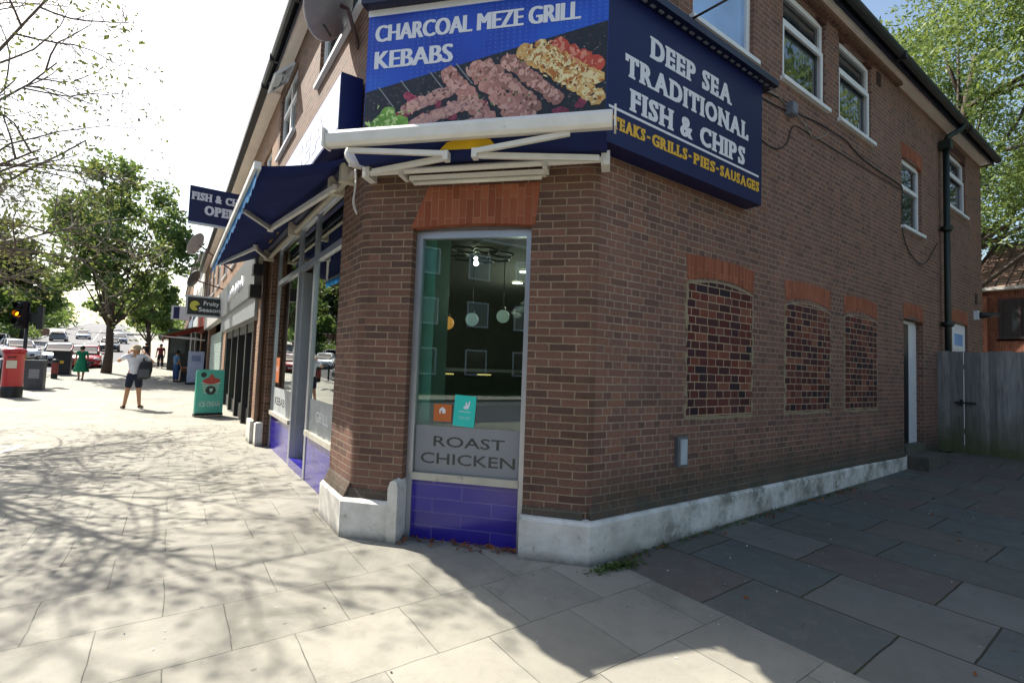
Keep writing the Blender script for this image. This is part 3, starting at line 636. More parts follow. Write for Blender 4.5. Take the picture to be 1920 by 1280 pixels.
# yard doors and step
mb = MB(); mb.box(7.50, 8.04, .50, 2.64, -.125, -.105, FR); d1 = mb.build('side_door', plain('dark_door', '#121418', .4), cb)
mb = MB(); mb.box(8.04, 8.44, .50, 2.64, -.125, -.10, FR).box(7.45, 7.50, .5, 2.66, -.12, -.06, FR).box(7.45, 8.45, 2.64, 2.80, -.125, -.11, FR); mb.build('door_leaf', plain('chipped_white_paint', '#cfcfd2', .5, var=.06, dirt=('#55524c', 14, .70)), d1)
mb = MB(); mb.box(7.44, 8.62, 0, .34, -.12, .33, FR).box(7.46, 8.44, .34, .50, -.12, .02, FR); mb.build('doorstep', plain('stained_concrete', '#5a564c', .9, var=.3, scale=7, bmp=.4), cb, bevel=.015)
mb = MB(); mb.box(10.26, 11.35, .2, 2.86, -.08, -.04, FR); d2 = mb.build('back_door', UPVC, cb)
mb = MB(); mb.box(10.40, 11.2, 2.32, 2.72, -.04, -.028, FR); gl = mb.build('fanlight', UPVC, d2, bevel=.01)
mb = MB(); mb.box(10.50, 11.1, 2.40, 2.65, -.03, -.022, FR); mb.build('pane', SKYCURTG, d2)
# air vents
for (x, z, w, h) in ((6.28, 6.45, .16, .22), (12.0, 3.42, .16, .24)):
    mb = MB(); mb.box(x, x+w, z, z+h, -.01, .012, FR)
    for k in range(5): mb.box(x+.01, x+w-.01, z+.02+k*h/5.4, z+.02+k*h/5.4+.012, .012, .02, FR)
    mb.build('air_vent', plain('vent_terracotta', '#3a2c28', .8), cb)

# ---- window in the cut-off corner
ww = MB(); U0, U1 = -1.672, -.548
ww.box(U0, U0+.062, -.02, 2.855, -.15, -.085, FC).box(U1-.055, U1, -.02, 2.855, -.15, -.085, FC).box(U0+.062, U1-.055, 2.79, 2.855, -.15, -.085, FC).box(U0, U1, 2.855, 2.92, -.13, -.115, FC)
cw = ww.build('shop_window', ALU, cb, bevel=.006)
mb = MB(); mb.box(U0+.062, U1-.055, .535, .60, -.15, -.07, FC); mb.build('sill_bar', ALUD, cw, bevel=.008)
mb = MB(); mb.box(U0+.062, U1-.055, .60, 2.79, -.128, -.118, FC); mb.build('pane', GLASS, cw)
mb = MB(); mb.box(U0+.062, U1-.055, -.1, .535, -.14, -.10, FC); mb.build('tiled_panel', TILE, cw)
mb = MB(); mb.box(U0+.07, U1-.06, .605, 1.03, -.1175, -.1155, FC); fb = mb.build('frosted_band', FROST, cw)
mb = MB(); text(mb, FC, 'ROAST', -1.425, .845, .68, .095, -.1145, bold=.008); mb.build('cut_out_lettering', FROSTL, cw); mb = MB(); text(mb, FC, 'CHICKEN', -1.545, .685, .90, .10, -.1145, bold=.008); mb.build('cut_out_lettering', FROSTL, cw)
# ---- street shopfront
sf = MB(); D0, D1 = -.06, -.01
for a, b in ((-2.47, -2.36), (-4.02, -3.92), (-5.06, -4.96), (-6.89, -6.80)): sf.box(a, b, -.02, 3.64, -.16, -.09, FF)
sf.box(-6.80, -2.47, 2.94, 3.02, -.155, -.085, FF).box(-6.80, -2.47, 3.58, 3.64, -.155, -.09, FF)
shf = sf.build('shopfront', ALU, cb, bevel=.005)
for a, b in ((-3.92, -2.47), (-6.80, -5.06)):
    mb = MB(); mb.box(a, b, .60, .665, -.155, -.06, FF); mb.build('sill_bar', ALUD, shf, bevel=.006)
    mb = MB(); mb.box(a, b, -.1, .60, -.14, -.10, FF); mb.build('tiled_panel', TILE, shf)
    mb = MB(); mb.box(a, b, .665, 2.94, -.128, -.118, FF); mb.build('pane', GLASS, shf)
    mb = MB(); mb.box(a+.01, b-.01, .67, 1.09, -.1175, -.1155, FF); mb.build('frosted_band', plain('bright_frosted_film', '#a9adad', .6), shf)
mb = MB(); text(mb, FF, 'GRILL', -3.55, .82, .62, .13, -.1145, bold=.004); mb.build('pale_lettering', LETW, shf)
mb = MB(); text(mb, FF, 'KEBAB', -6.55, .80, .9, .13, -.1145, bold=.01); mb.build('cut_out_lettering', FROSTL, shf)
mb = MB(); mb.box(-6.80, -2.47, 3.02, 3.58, -.128, -.118, FF); mb.build('upper_light', GLASS, shf)
mb = MB()
for k in range(6): mb.box(-3.9, -2.5, 3.08+k*.08, 3.085+k*.08+.03, -.22, -.16, FF).box(-6.78, -5.08, 3.08+k*.08, 3.085+k*.08+.03, -.22, -.16, FF)
mb.build('shutter_box_slats', ALUD, shf)
mb = MB(); mb.box(-4.96, -4.90, .12, 2.94, -.55, -.15, FF).box(-4.06, -4.02, .12, 2.94, -.55, -.15, FF).box(-4.9, -4.06, 2.3, 2.38, -.5, -.42, FF); mb.build('door_lining', ALU, shf)
mb = MB(); mb.box(-4.96, -4.02, -.1, .12, -.6, -.09, FF); mb.build('tiled_step', TILE, shf)
mb = MB(); mb.box(-4.9, -4.82, .13, 2.3, -.50, -.45, FF).box(-4.14, -4.06, .13, 2.3, -.50, -.45, FF).box(-4.82, -4.14, .13, .28, -.5, -.45, FF).box(-4.82, -4.14, 1.0, 1.1, -.5, -.45, FF).box(-4.82, -4.14, 2.22, 2.3, -.5, -.45, FF); dr = mb.build('door', ALU, shf)
mb = MB(); mb.box(-4.82, -4.14, .28, 2.22, -.48, -.47, FF).box(-4.9, -4.06, 2.38, 2.94, -.48, -.47, FF); mb.build('pane', GLASS, dr)
mb = MB(); mb.tube([FF.p(-4.2, .95, -.41), FF.p(-4.2, 1.35, -.41)], .015, 8); mb.build('handle', ALU, dr)
# ---- inside of the shop
rm = plain('dark_ceiling_paint', '#55524d', .8); tealw = plain('teal_wall_paint', '#a8e8d4', .7, var=.05); iw = plain('olive_dark_wall', '#33372c', .7, var=.1)
mb = MB(); mb.face([(XB+.2, 1.7, .05), (XB+.2, 7.1, .05), (7.3, 7.1, .05), (7.3, .3, .05), (.1, .3, .05)]); mb.build('shop_floor', plain('shop_floor_tile', '#4a4744', .4), cb)
mb = MB(); mb.face([(XB+.1, 1.6, 3.0), (XB+.1, 7.15, 3.0), (7.35, 7.15, 3.0), (7.35, .2, 3.0), (.1, .2, 3.0)]); mb.build('shop_ceiling', rm, cb)
mb = MB(); mb.box(.2, 7.35, .12, .2, 0, 3.0).box(7.3, 7.4, .2, 7.1, 0, 3.0).box(XB+.2, 7.3, 7.05, 7.15, 0, 3.0).box(XB+.12, XB+.2, 6.9, 7.1, 0, 3.0).box(2.2, 7.3, 3.6, 3.75, 2.4, 3.0); mb.build('shop_inner_wall', iw, cb)
mb = MB(); mb.box(-1.66, -1.52, .05, 3.0, -.62, -.22, FC); mb.build('teal_pier', tealw, cb)
mb = MB(); mb.prism([(XB+.1, 1.66), (.12, .1), (12.5, .1), (12.5, 8.9), (XB+.1, 8.9)], 3.68, 3.74); mb.build('upper_floor', rm, cb)

# ---------------------------------------------------------------- signs on the shop
def m_bluepanel():
    m, nt, b = new_mat('printed_blue_dot_panel'); p = objco(nt)
    v = nt.nodes.new('ShaderNodeTexVoronoi'); v.inputs['Scale'].default_value = 26; v.inputs['Randomness'].default_value = 0; nt.links.new(p, v.inputs['Vector'])
    d = math_(nt, 'LESS_THAN', v.outputs['Distance'], .3); n = noise(nt, 1.1, 3, .5, p)
    r = ramp(nt, [(.3, c3('#14329a')), (.55, c3('#1c48b8')), (.8, c3('#2a6ad0'))]); nt.links.new(n, r.inputs[0])
    c = mix(nt, math_(nt, 'MULTIPLY', d, .16), r.outputs[0], '#6a9ae6'); nt.links.new(c, b.inputs['Base Color']); b.inputs['Roughness'].default_value = .35; return m
def food(name, cols, scale, dark=.5):
    m, nt, b = new_mat(name); p = objco(nt); n = noise(nt, scale, 6, .7, p, 1.2)
    r = ramp(nt, [(.25+.5*i/(len(cols)-1), c3(c)) for i, c in enumerate(cols)]); nt.links.new(n, r.inputs[0]); rnd = nt.nodes.new('ShaderNodeNewGeometry').outputs['Random Per Island']
    c = mix(nt, math_(nt, 'MULTIPLY', rnd, .45), r.outputs[0], cols[0]); c = mix(nt, maprange(nt, noise(nt, scale*3.2, 5, .75, p), .6, .72, 0, .6), c, '#f0d8cc'); c = mix(nt, maprange(nt, noise(nt, scale*.8, 5, .7, p), .58, .72, 0, .55), c, '#4a2018'); nt.links.new(c, b.inputs['Base Color']); b.inputs['Roughness'].default_value = .35; return m
st = thing('kebab_sign', 'blue printed sign with grilled skewers reading CHARCOAL MEZE GRILL KEBABS, over the corner window', 'sign', tuple(FC.p(-1.0, 4.1, .1)))
PL = Frame((0, 0, 0), (1, 0, 0), (0, 1, 0), (0, 0, 1))
a2, b2 = cornerpt(.2, 0), cornerpt(.02, 0); l2 = FC.p(-2.13, 0, .2); l1 = FC.p(-2.13, 0, .02)
mb = MB(); mb.prism([(l1.x, l1.y), (b2.x, b2.y), (a2.x, a2.y), (l2.x, l2.y)][::-1], 3.52, 4.88, PL); mb.build('sign_box', m_bluepanel(), st)
mb = MB(); mb.box(-2.135, .085, 4.83, 4.89, .2, .205, FC); mb.build('white_strip', LETW, st)
mb = MB(); mb.prism([(-2.125, 3.53), (.085, 3.53), (.085, 4.535), (-2.125, 4.10)], .2, .2025, FC); mb.build('grill_photograph', food('charcoal_bed_print', ['#0f0f12', '#17171a', '#222226', '#3a2a26'], 9), st)
meat = food('grilled_meat_print', ['#8a5444', '#b47a6c', '#cc998c', '#a5604a'], 30); mince = food('mince_kebab_print', ['#74483c', '#9c6858', '#b4887a', '#7e4a3a'], 45); chick = food('pale_chicken_print', ['#a86a2e', '#d8a850', '#e0c484', '#c88a3e'], 30)
tom = food('tomato_print', ['#9c3220', '#bf4a2c', '#c8583a'], 9); pep = food('green_pepper_print', ['#3f6e22', '#6a9c30', '#93bc58'], 9); rib = food('rib_chop_print', ['#84504a', '#b07c78', '#c4a09a', '#96605a'], 22); ember = food('ember_print', ['#3a1420', '#a0304c', '#d07090'], 22)
def skewer(mb, pts, n, ru, rv, seed):
    r = random.Random(seed)
    for i in range(n):
        t = (i+.5)/n; u = pts[0][0]+(pts[1][0]-pts[0][0])*t; v = pts[0][1]+(pts[1][1]-pts[0][1])*t; an = math.atan2(pts[1][1]-pts[0][1], pts[1][0]-pts[0][0])
        P = blob(FC, u+r.uniform(-.01, .01), v+r.uniform(-.01, .01), ru*r.uniform(.85, 1.15), rv*r.uniform(.9, 1.1), 0, an+r.uniform(-.3, .3), 14, .13, seed*50+i)
        mb.face([FC.p(x, y, .2050+.00012*i+.00001*seed) for x, y in P])
mb = MB()
for k, (u, v) in enumerate([(-1.75, 3.86), (-1.55, 3.80), (-1.42, 3.97), (-1.27, 3.82), (-.98, 3.86), (-.60, 3.74), (-.3, 3.78), (-.12, 3.84), (-.08, 4.0), (-1.68, 4.02), (-1.1, 3.7)]):
    mb.face([FC.p(x, y, .2036+.0001*k) for x, y in blob(FC, u, v, .07, .045, 0, k, 10, .3, k)])
mb.build('glowing_coals', ember, st)
mb = MB()
for k, (a, b) in enumerate([((-1.72, 3.90), (-1.22, 4.08)), ((-1.62, 3.77), (-1.05, 3.93)), ((-1.45, 3.66), (-.95, 3.74))]): skewer(mb, (a, b), 7, .09, .055, 60+k)
mb.build('rib_chops', rib, st)
mb = MB(); skewer(mb, ((-1.33, 4.22), (-.85, 3.66)), 9, .075, .082, 1); skewer(mb, ((-1.10, 4.25), (-.58, 3.68)), 9, .075, .088, 2); mb.build('meat_skewers', meat, st)
mb = MB(); skewer(mb, ((-.97, 4.27), (-.50, 3.82)), 13, .05, .065, 3); skewer(mb, ((-.80, 4.30), (-.30, 3.87)), 13, .05, .065, 4); mb.build('mince_skewers', mince, st)
mb = MB(); skewer(mb, ((-.66, 4.36), (0.04, 3.86)), 11, .062, .075, 5); skewer(mb, ((-.52, 4.39), (0.03, 4.02)), 9, .055, .062, 6); mb.build('chicken_skewers', chick, st)
mb = MB(); skewer(mb, ((-.36, 4.38), (.03, 4.13)), 4, .085, .085, 7); mb.build('tomatoes', tom, st)
mb = MB(); skewer(mb, ((-2.05, 3.66), (-1.86, 3.90)), 4, .10, .075, 8); skewer(mb, ((-1.92, 3.62), (-1.74, 3.80)), 4, .10, .085, 9); mb.build('green_peppers', pep, st)
def flecks(name, mat, spots, n, ru, seed):
    r = random.Random(seed); mb = MB()
    for i in range(n):
        (ua, va), (ub, vb), sp = r.choice(spots); t = r.random(); u = ua+(ub-ua)*t+r.gauss(0, sp); v = va+(vb-va)*t+r.gauss(0, sp)
        if v > 4.09+.2*(u+2.1) or v < 3.56 or u > .06: continue
        k = r.uniform(.5, 1.4)*ru; mb.face([FC.p(x, y, .2072+.00001*i) for x, y in blob(FC, u, v, k, k*r.uniform(.3, .7), 0, r.uniform(0, 3), 7, .35, i+seed)])
    mb.build(name, mat, st)
MS = [((-1.33, 4.22), (-.85, 3.66), .035), ((-1.10, 4.25), (-.58, 3.68), .04), ((-.97, 4.27), (-.50, 3.82), .028), ((-.80, 4.30), (-.30, 3.87), .028)]; CS = [((-.66, 4.36), (.04, 3.86), .032), ((-.52, 4.39), (.03, 4.02), .026)]; RS = [((-1.72, 3.90), (-1.22, 4.08), .025), ((-1.62, 3.77), (-1.05, 3.93), .025)]
flecks('meat_highlights', plain('pale_pink_print', '#cfa092', .35), MS+RS, 260, .026, 100); flecks('char_marks', plain('char_brown_print', '#643a2c', .4), MS+RS+CS, 170, .013, 300)
flecks('golden_edges', plain('golden_brown_print', '#b06a24', .4), CS, 140, .020, 500); flecks('chicken_highlights', plain('cream_yellow_print', '#ead9a4', .4), CS, 200, .020, 600); flecks('herb_leaves', plain('herb_green_print', '#4a7a30', .4), MS, 26, .014, 700)
flecks('pepper_highlights', plain('pale_green_print', '#b4d080', .4), [((-2.05, 3.66), (-1.80, 3.88), .06)], 60, .020, 800); flecks('tomato_highlights', plain('pale_red_print', '#d88a70', .4), [((-.36, 4.38), (.03, 4.13), .04)], 40, .02, 900)
mb = MB()
for k, u in enumerate((-2.0, -1.78, -1.5, -1.25)): mb.prism([(u, 4.12+.2*(u+2.1)), (u+.012, 4.12+.2*(u+2.1)), (u+.17, 3.92+.2*(u+2.1)), (u+.158, 3.92+.2*(u+2.1))], .2026, .2034, FC)
mb.build('grill_bars', plain('steel_print', '#8a8a8e', .4), st)
mb = MB(); text(mb, FC, 'CHARCOAL MEZE GRILL', -2.045, 4.575, 1.89, .16, .2032, bold=0, fat=.011); mb.build('lettering', LETW, st); mb = MB(); text(mb, FC, 'KEBABS', -2.04, 4.315, .75, .17, .2032, bold=0, fat=.011); mb.build('lettering', LETW, st)

st = thing('fish_and_chips_sign', 'dark navy sign with white serif letters DEEP SEA TRADITIONAL FISH & CHIPS on the yard wall', 'sign', (1.1, -.1, 4.1))
mb = MB(); mb.prism([(b2.x, b2.y), (2.365, -.02), (2.365, -.2), (a2.x, a2.y)][::-1], 3.50, 4.88, PL); mb.build('sign_box', NAVY, st)
for q in (('DEEP SEA', .45, 4.43, 1.29, .20), ('TRADITIONAL', .135, 4.145, 1.93, .195), ('FISH & CHIPS', .20, 3.855, 1.80, .195)):
    mb = MB(); text(mb, FR, *q, .2015, True, 0.0, .010); mb.build('white_lettering', LETW, st)
mb = MB(); mb.box(-.06, 2.30, 3.80, 3.822, .2, .2025, FR); mb.build('white_rule', LETW, st)
for q, u0, wd in (('STEAKS', -.075, .47), ('-', .425, .05), ('GRILLS', .50, .50), ('-', 1.03, .05), ('PIES', 1.11, .35), ('-', 1.49, .05), ('SAUSAGES', 1.565, .735)):
    mb = MB()
    if q == '-': mb.box(u0, u0+.045, 3.68, 3.70, .2, .2025, FR); mb.build('gold_dash', LETG, st)
    else: text(mb, FR, q, u0, 3.635, wd, .11, .2015, True, 0, .006); mb.build('gold_lettering', LETG, st)
mb = MB(); mb.prism([(cornerpt(.3, 0).x, -.3), (2.53, -.3), (2.53, 0), (cornerpt(0, 0).x, 0)], 4.88, 4.95, PL)
mb.prism([(cornerpt(.0, 0).x, cornerpt(0, 0).y), (l1.x, l1.y), tuple(FC.p(-2.16, 0, .3))[:2], (cornerpt(.3, 0).x, -.3)], 4.89, 4.95, PL); tr = mb.build('trough_light_hood', NAVYD, st)
mb = MB()
for k in range(22): u = .05+k*.115; mb.box(u, u+.06, 4.872, 4.880, .225, .25, FR)
mb.build('lamp_slots', plain('grey_diffuser', '#6a7080', .5), tr)

st = thing('shopfront_fascia_sign', 'long blue lightbox sign over the street awning, navy at its near end', 'sign', (XB-.1, 4.4, 4.1))
mb = MB(); mb.box(-7.1, -1.80, 3.86, 4.44, .02, .24, FF); mb.build('sign_box', NAVY, st)
mb = MB(); mb.box(-7.08, -1.81, 3.88, 4.42, .24, .243, FF); mb.build('sign_face', plain('glossy_blue_acrylic', '#2a4a9a', .12, coat=.6), st)
mb = MB(); text(mb, FF, 'DEEP SEA', -6.2, 3.98, 3.9, .34, .245, True, .012); mb.build('lettering', LETW, st)

# ---------------------------------------------------------------- awnings
aw = thing('folded_awning', 'white metal awning folded shut under the kebab sign, over the corner window', 'awning', tuple(FC.p(-1.05, 3.45, .2)))
mb = MB(); pr = [(.42, 3.475), (.425, 3.58), (.45, 3.615), (.49, 3.61), (.52, 3.57), (.515, 3.49), (.49, 3.465)]
mb.loft([[FC.p(u, z, w) for w, z in pr] for u in (-2.31, .15)], smooth=False); mb.build('front_bar', WPAINT, aw, bevel=.006)
mb = MB(); mb.box(-2.33, -2.31, 3.46, 3.62, .41, .53, FC).box(.16, .175, 3.45, 3.62, .41, .54, FC); mb.build('end_cap', WPAINT, aw, bevel=.008)
mb = MB(); mb.prism([(.10, 3.42), (.12, 3.56), (.41, 3.56), (.41, 3.49), (.25, 3.40)], -2.12, .10, Frame(FC.o, FC.W, (0, 0, 1), FC.U)); mb.build('rolled_fabric', FABN, aw)
mb = MB(); pts = [(-1.33, 3.415), (.0, 0)]; mb.prism([(-1.28, 3.405), (-.78, 3.395), (-.84, 3.47), (-.95, 3.49), (-1.12, 3.49), (-1.22, 3.465)], .415, .419, FC); mb.build('yellow_print', FABY, aw)
def bar(mb, a, b, h, d):
    a, b = Vector(a), Vector(b); ax = (b-a).normalized(); s = ax.cross(Vector((0, 0, 1))).normalized()*d/2; u_ = Vector((0, 0, h/2))
    mb.loft([[p+s+u_, p-s+u_, p-s-u_, p+s-u_] for p in (a, b)], smooth=False)
for sg, (a, e, f) in enumerate([((-2.0, 3.335, .22), (-1.22, 3.345, .40), (-2.12, 3.445, .44)), ((.04, 3.345, .22), (-.97, 3.35, .40), (-.18, 3.46, .45))]):
    mb = MB(); bar(mb, FC.p(*a), FC.p(*e), .050, .035); bar(mb, FC.p(e[0], e[1]+.02, e[2]+.03), FC.p(*f), .044, .035); q = FC.p(*e); mb.box(-.022, .022, -.032, .045, -.03, .045, Frame(q, FC.U, (0, 0, 1), FC.W)); mb.build('folding_arm', WPAINT, aw, bevel=.005)
mb = MB(); mb.tube([FC.p(-2.1, 3.36, .14), FC.p(.09, 3.37, .14)], .03, 8)
for u, q in ((-2.1, .035), (-1.75, .02), (-.42, .02), (.09, .035)): mb.box(u-q, u+q, 3.31, 3.43, .01, .17, FC)
for u in (-2.1, .09): mb.cyl(FC.p(u, 3.335, .17), FC.p(u, 3.335, .185), .022, n=8)
mb.build('torsion_bar', WPAINT, aw, bevel=.004)
lt = thing('tube_light', 'slim white tube light fixed to the brick just under the folded awning', 'light', tuple(FC.p(-1.0, 3.3, .05)))
mb = MB(); mb.box(-1.70, -.43, 3.295, 3.335, .0, .09, FC); mb.build('batten', WPAINT, lt, bevel=.006)
mb = MB(); mb.tube([FC.p(-1.66, 3.272, .06), FC.p(-.46, 3.272, .06)], .02, 8); mb.build('tube', plain('unlit_tube', '#d8d6cc', .3), lt)

aw = thing('open_awning', 'open navy fabric awning with white folding arms and scalloped valance over the street door', 'awning', (XB-.1, 4.6, 3.5))
AX0, AZ0, AX1, AZ1, AY0, AY1 = -1.60, 3.60, -2.385, 3.30, 1.78, 7.7
mb = MB(); NU, NVv = 14, 6; b = 0
for i in range(NU+1):
    for j in range(NVv+1):
        t = j/NVv; y = AY0+(AY1-AY0)*i/NU; mb.v.append(Vector((AX0+(AX1-AX0)*t, y, AZ0+(AZ1-AZ0)*t-.03*math.sin(math.pi*t)-.008*math.sin(y*7)*math.sin(math.pi*t))))
for i in range(NU):
    for j in range(NVv): k = i*(NVv+1)+j; mb.f.append((k, k+1, k+NVv+2, k+NVv+1)); mb.uv.append(None); mb.sm.append(True)
cl = mb.build('canopy_fabric', FABN, aw); so_ = cl.modifiers.new('s', 'SOLIDIFY'); so_.thickness = .004
mb = MB(); ys = np.linspace(AY0, AY1, 180)
zb = lambda y: AZ1-.13-.045*abs(math.sin((y-AY0)*math.pi/.24))
for a, b in zip(ys, ys[1:]):
    wx = lambda y: AX1-.018+.006*math.sin(y*9)
    mb.face([(AX1-.018, a, AZ1-.02), (AX1-.018, b, AZ1-.02), (wx(b), b, zb(b)), (wx(a), a, zb(a))], None, True)
mb.build('valance', FABV, aw)
mb = MB(); mb.box(AX1-.045, AX1+.012, AY0-.02, AY1+.02, AZ1-.03, AZ1+.035); mb.build('front_bar', WPAINT, aw, bevel=.01)
mb = MB(); mb.tube([(AX0+.04, AY0-.02, AZ0+.0), (AX0+.04, AY1, AZ0)], .05, 12); mb.build('roller_tube', plain('dark_roller', '#2a2f45', .6), aw)
mb = MB(); mb.box(AX0-.02, AX0+.10, AY0-.08, AY0-.02, AZ0-.10, AZ0+.09); mb.lathe([(.001, 0), (.09, .005), (.10, .03), (.1, .06)], (AX0+.03, AY0-.10, AZ0+.01), 16, axis=(0, 1, 0)); mb.build('end_cap', WPAINT, aw, bevel=.01)
mb = MB(); bar(mb, (XB-.07, AY0, 3.46), (XB-.07, AY1, 3.46), .05, .05)
for y in (1.95, 2.4, 4.6, 6.9, 7.5): mb.box(XB-.16, XB, y-.04, y+.04, 3.40, 3.62)
mb.build('wall_bar', ALUD, aw, bevel=.004)
for w_, e, f in (((XB-.12, 2.25, 3.44), (-1.93, 4.25, 3.36), (-2.34, 3.35, 3.30)), ((XB-.12, 6.9, 3.46), (-1.93, 5.7, 3.36), (-2.34, 7.4, 3.29))):
    mb = MB(); bar(mb, w_, e, .065, .045); bar(mb, e, f, .055, .04); mb.cyl((e[0], e[1], e[2]-.04), (e[0], e[1], e[2]+.05), .04); mb.build('folding_arm', WPAINT, aw, bevel=.006)
mb = MB()
for y in (5.2, 5.75): mb.face([(XB-.19, y, 3.56), (XB-.30, y, 3.53), (XB-.33, y+.15, 3.525), (XB-.30, y+.32, 3.53), (XB-.19, y+.32, 3.56)])
mb.build('yellow_print', FABY, aw)

# ---------------------------------------------------------------- small things fixed to the walls
def dish(name, label, c, aim, r, arm_to, matd, group=None):
    t = thing(name, label, 'satellite dish', tuple(arm_to), group=group); c = Vector(c); aim = Vector(aim).normalized()
    mb = MB(); n = 8; mb.lathe([(r*i/n, .28*r*(i/n)**2) for i in range(n+1)]+[(r*1.02, .28*r+.01), (r*1.0, .28*r-.012)]+[(r*i/n, .28*r*(i/n)**2-.012) for i in range(n, -1, -1)], c, 24, axis=aim); mb.build('dish', matd, t)
    mb = MB(); f = c+aim*r*1.15-Vector((0, 0, r*.1)); side = aim.cross(Vector((0, 0, 1))).normalized(); mb.tube([c-Vector((0, 0, r*.95))+aim*.2*r, f], .012, 6); mb.cyl(f-aim*.05, f+aim*.03, .03); mb.build('feed_arm', BLACKR, t)
    mb = MB(); mb.tube([c-aim*.03, c-aim*.12, Vector(arm_to)], .022, 8); mb.build('bracket', plain('rusty_brown_steel', '#4a3230', .6, var=.3), t); return t
GREYD = plain('grey_dish_mesh', '#8b8b90', .55, var=.12)
dish('satellite_dish', 'big grey satellite dish on a brown arm high on the street corner of the shop', (-1.68, 2.25, 5.42), (-.55, .45, .35), .40, (XB, 2.1, 4.93), plain('dark_grey_dish', '#8b8b92', .5, var=.15))
dish('satellite_dish', 'pale grey satellite dish, higher of the two beneath the projecting fish and chips sign', (-2.46, 14.5, 4.95), (-.75, .35, .4), .36, (XB, 14.9, 4.35), GREYD, 'dishes along the parade')
dish('satellite_dish', 'dark grey satellite dish, lower of the two, just above the fruit shop sign', (-2.42, 16.2, 4.12), (-.6, .3, .3), .30, (XB, 16.5, 3.9), plain('charcoal_dish', '#3a3d44', .5), 'dishes along the parade')
t = thing('floodlight_arm', 'black swan arm lamp reaching over the fish and chips sign below the curtained window', 'lamp', (1.15, -.02, 5.2))
mb = MB(); mb.cyl((1.15, 0, 5.16), (1.15, -.03, 5.16), .05); mb.tube([(1.15, -.02, 5.16), (1.32, -.35, 5.27), (1.46, -.62, 5.36)], .013, 6); mb.build('arm', BLACK, t)
mb = MB(); mb.lathe([(.02, .05), (.05, .02), (.06, -.04), (.05, -.07)], (1.48, -.65, 5.35), 14, axis=(.3, -.5, .8)); mb.build('lamp_head', BLACK, t)
t = thing('junction_box', 'small grey junction box with cables on the brick right of the fish and chips sign', 'box', (3.33, -.04, 5.0))
mb = MB(); mb.box(3.29, 3.43, 4.93, 5.09, 0, .09, FR); mb.build('box', plain('grey_plastic', '#6d717c', .5), t, bevel=.01); mb = MB(); mb.box(3.30, 3.42, 4.945, 5.075, .09, .098, FR); mb.build('lid', plain('grey_plastic', '#6d717c', .5), t)
CAB = plain('black_cable', '#14110f', .6)
def cable(label, pts, r=.007, mat=CAB, grp='cables clipped to the yard wall'):
    P = [Vector(p) for p in pts]; out = []
    for i in range(len(P)-1):
        p0, p1, p2, p3 = P[max(i-1, 0)], P[i], P[i+1], P[min(i+2, len(P)-1)]
        for k in range(5):
            t = k/5; out.append(.5*((2*p1)+(p2-p0)*t+(2*p0-5*p1+4*p2-p3)*t*t+(3*p1-p0-3*p2+p3)*t**3))
    out.append(P[-1]); mb = MB(); mb.tube(out, r, 6); return tag(mb.build('wall_cable', mat), label, 'cable', grp)
ty = lambda P: [(x, -.018, z) for x, z in P]
cable('upper black cable sagging right from the top of the navy sign under two windows', ty([(2.55, 4.96), (2.7, 5.02), (3.2, 5.09), (3.64, 5.05), (4.1, 5.10), (4.59, 5.12), (5.09, 5.12), (5.5, 5.04), (6.2, 5.0), (7.07, 5.01), (7.38, 4.97)]), .009)
cable('black cable looping below the navy sign then running straight under the windows', ty([(2.37, 4.55), (2.7, 4.42), (3.03, 4.41), (3.3, 4.55), (3.42, 4.78), (3.55, 4.86), (3.94, 4.87), (5.3, 4.89), (6.5, 4.91), (7.38, 4.93)]))
cable('short black cable from the navy sign to the grey junction box', ty([(2.37, 4.93), (2.8, 4.94), (3.3, 4.98)]), .008)
cable('black cable hanging in a loop from the arched window to the drainpipe', ty([(7.36, 5.0), (7.36, 4.28), (7.5, 4.05), (7.75, 3.88), (8.25, 3.77), (8.6, 3.85), (8.9, 4.05), (9.3, 4.35)]))
cable('thin pale cable drooping beneath the second upper window', ty([(2.75, 5.06), (3.1, 5.08), (3.7, 4.98), (4.0, 4.85), (4.3, 4.95), (4.5, 5.08)]), .007, plain('pale_cable', '#8d8780', .6))
t = thing('wall_camera', 'small black and white lamp on the brick beside the back door', 'lamp', (12.1, -.05, 3.13))
mb = MB(); mb.box(11.86, 11.96, 3.05, 3.25, 0, .08, FR); mb.build('base', UPVC, t, bevel=.01); mb = MB(); mb.tube([(11.95, -.08, 3.15), (12.3, -.32, 3.18)], [.07, .05], 10); mb.build('hood', BLACK, t)
t = thing('meter_cover', 'small white cabinet set low in the brown brick yard wall', 'box', (1.24, -.02, .83))
mb = MB(); mb.box(1.17, 1.33, .69, .98, 0, .04, FR); mb.build('frame', plain('grey_metal_frame', '#5b5f63', .5), t); mb = MB(); mb.box(1.205, 1.30, .71, .955, .04, .055, FR); mb.build('lid', plain('scuffed_white_metal', '#aeb6bd', .4, dirt=('#55595c', 18, .6)), t, bevel=.01)
cable('white looped pull cord hanging by the corner below the roller of the street awning', [(-1.60, 1.58, 3.42), (-1.60, 1.55, 3.25), (-1.62, 1.53, 3.08), (-1.58, 1.53, 2.98), (-1.61, 1.54, 3.1), (-1.6, 1.55, 3.3)], .008, plain('white_cord', '#b5b2ac', .6), None)
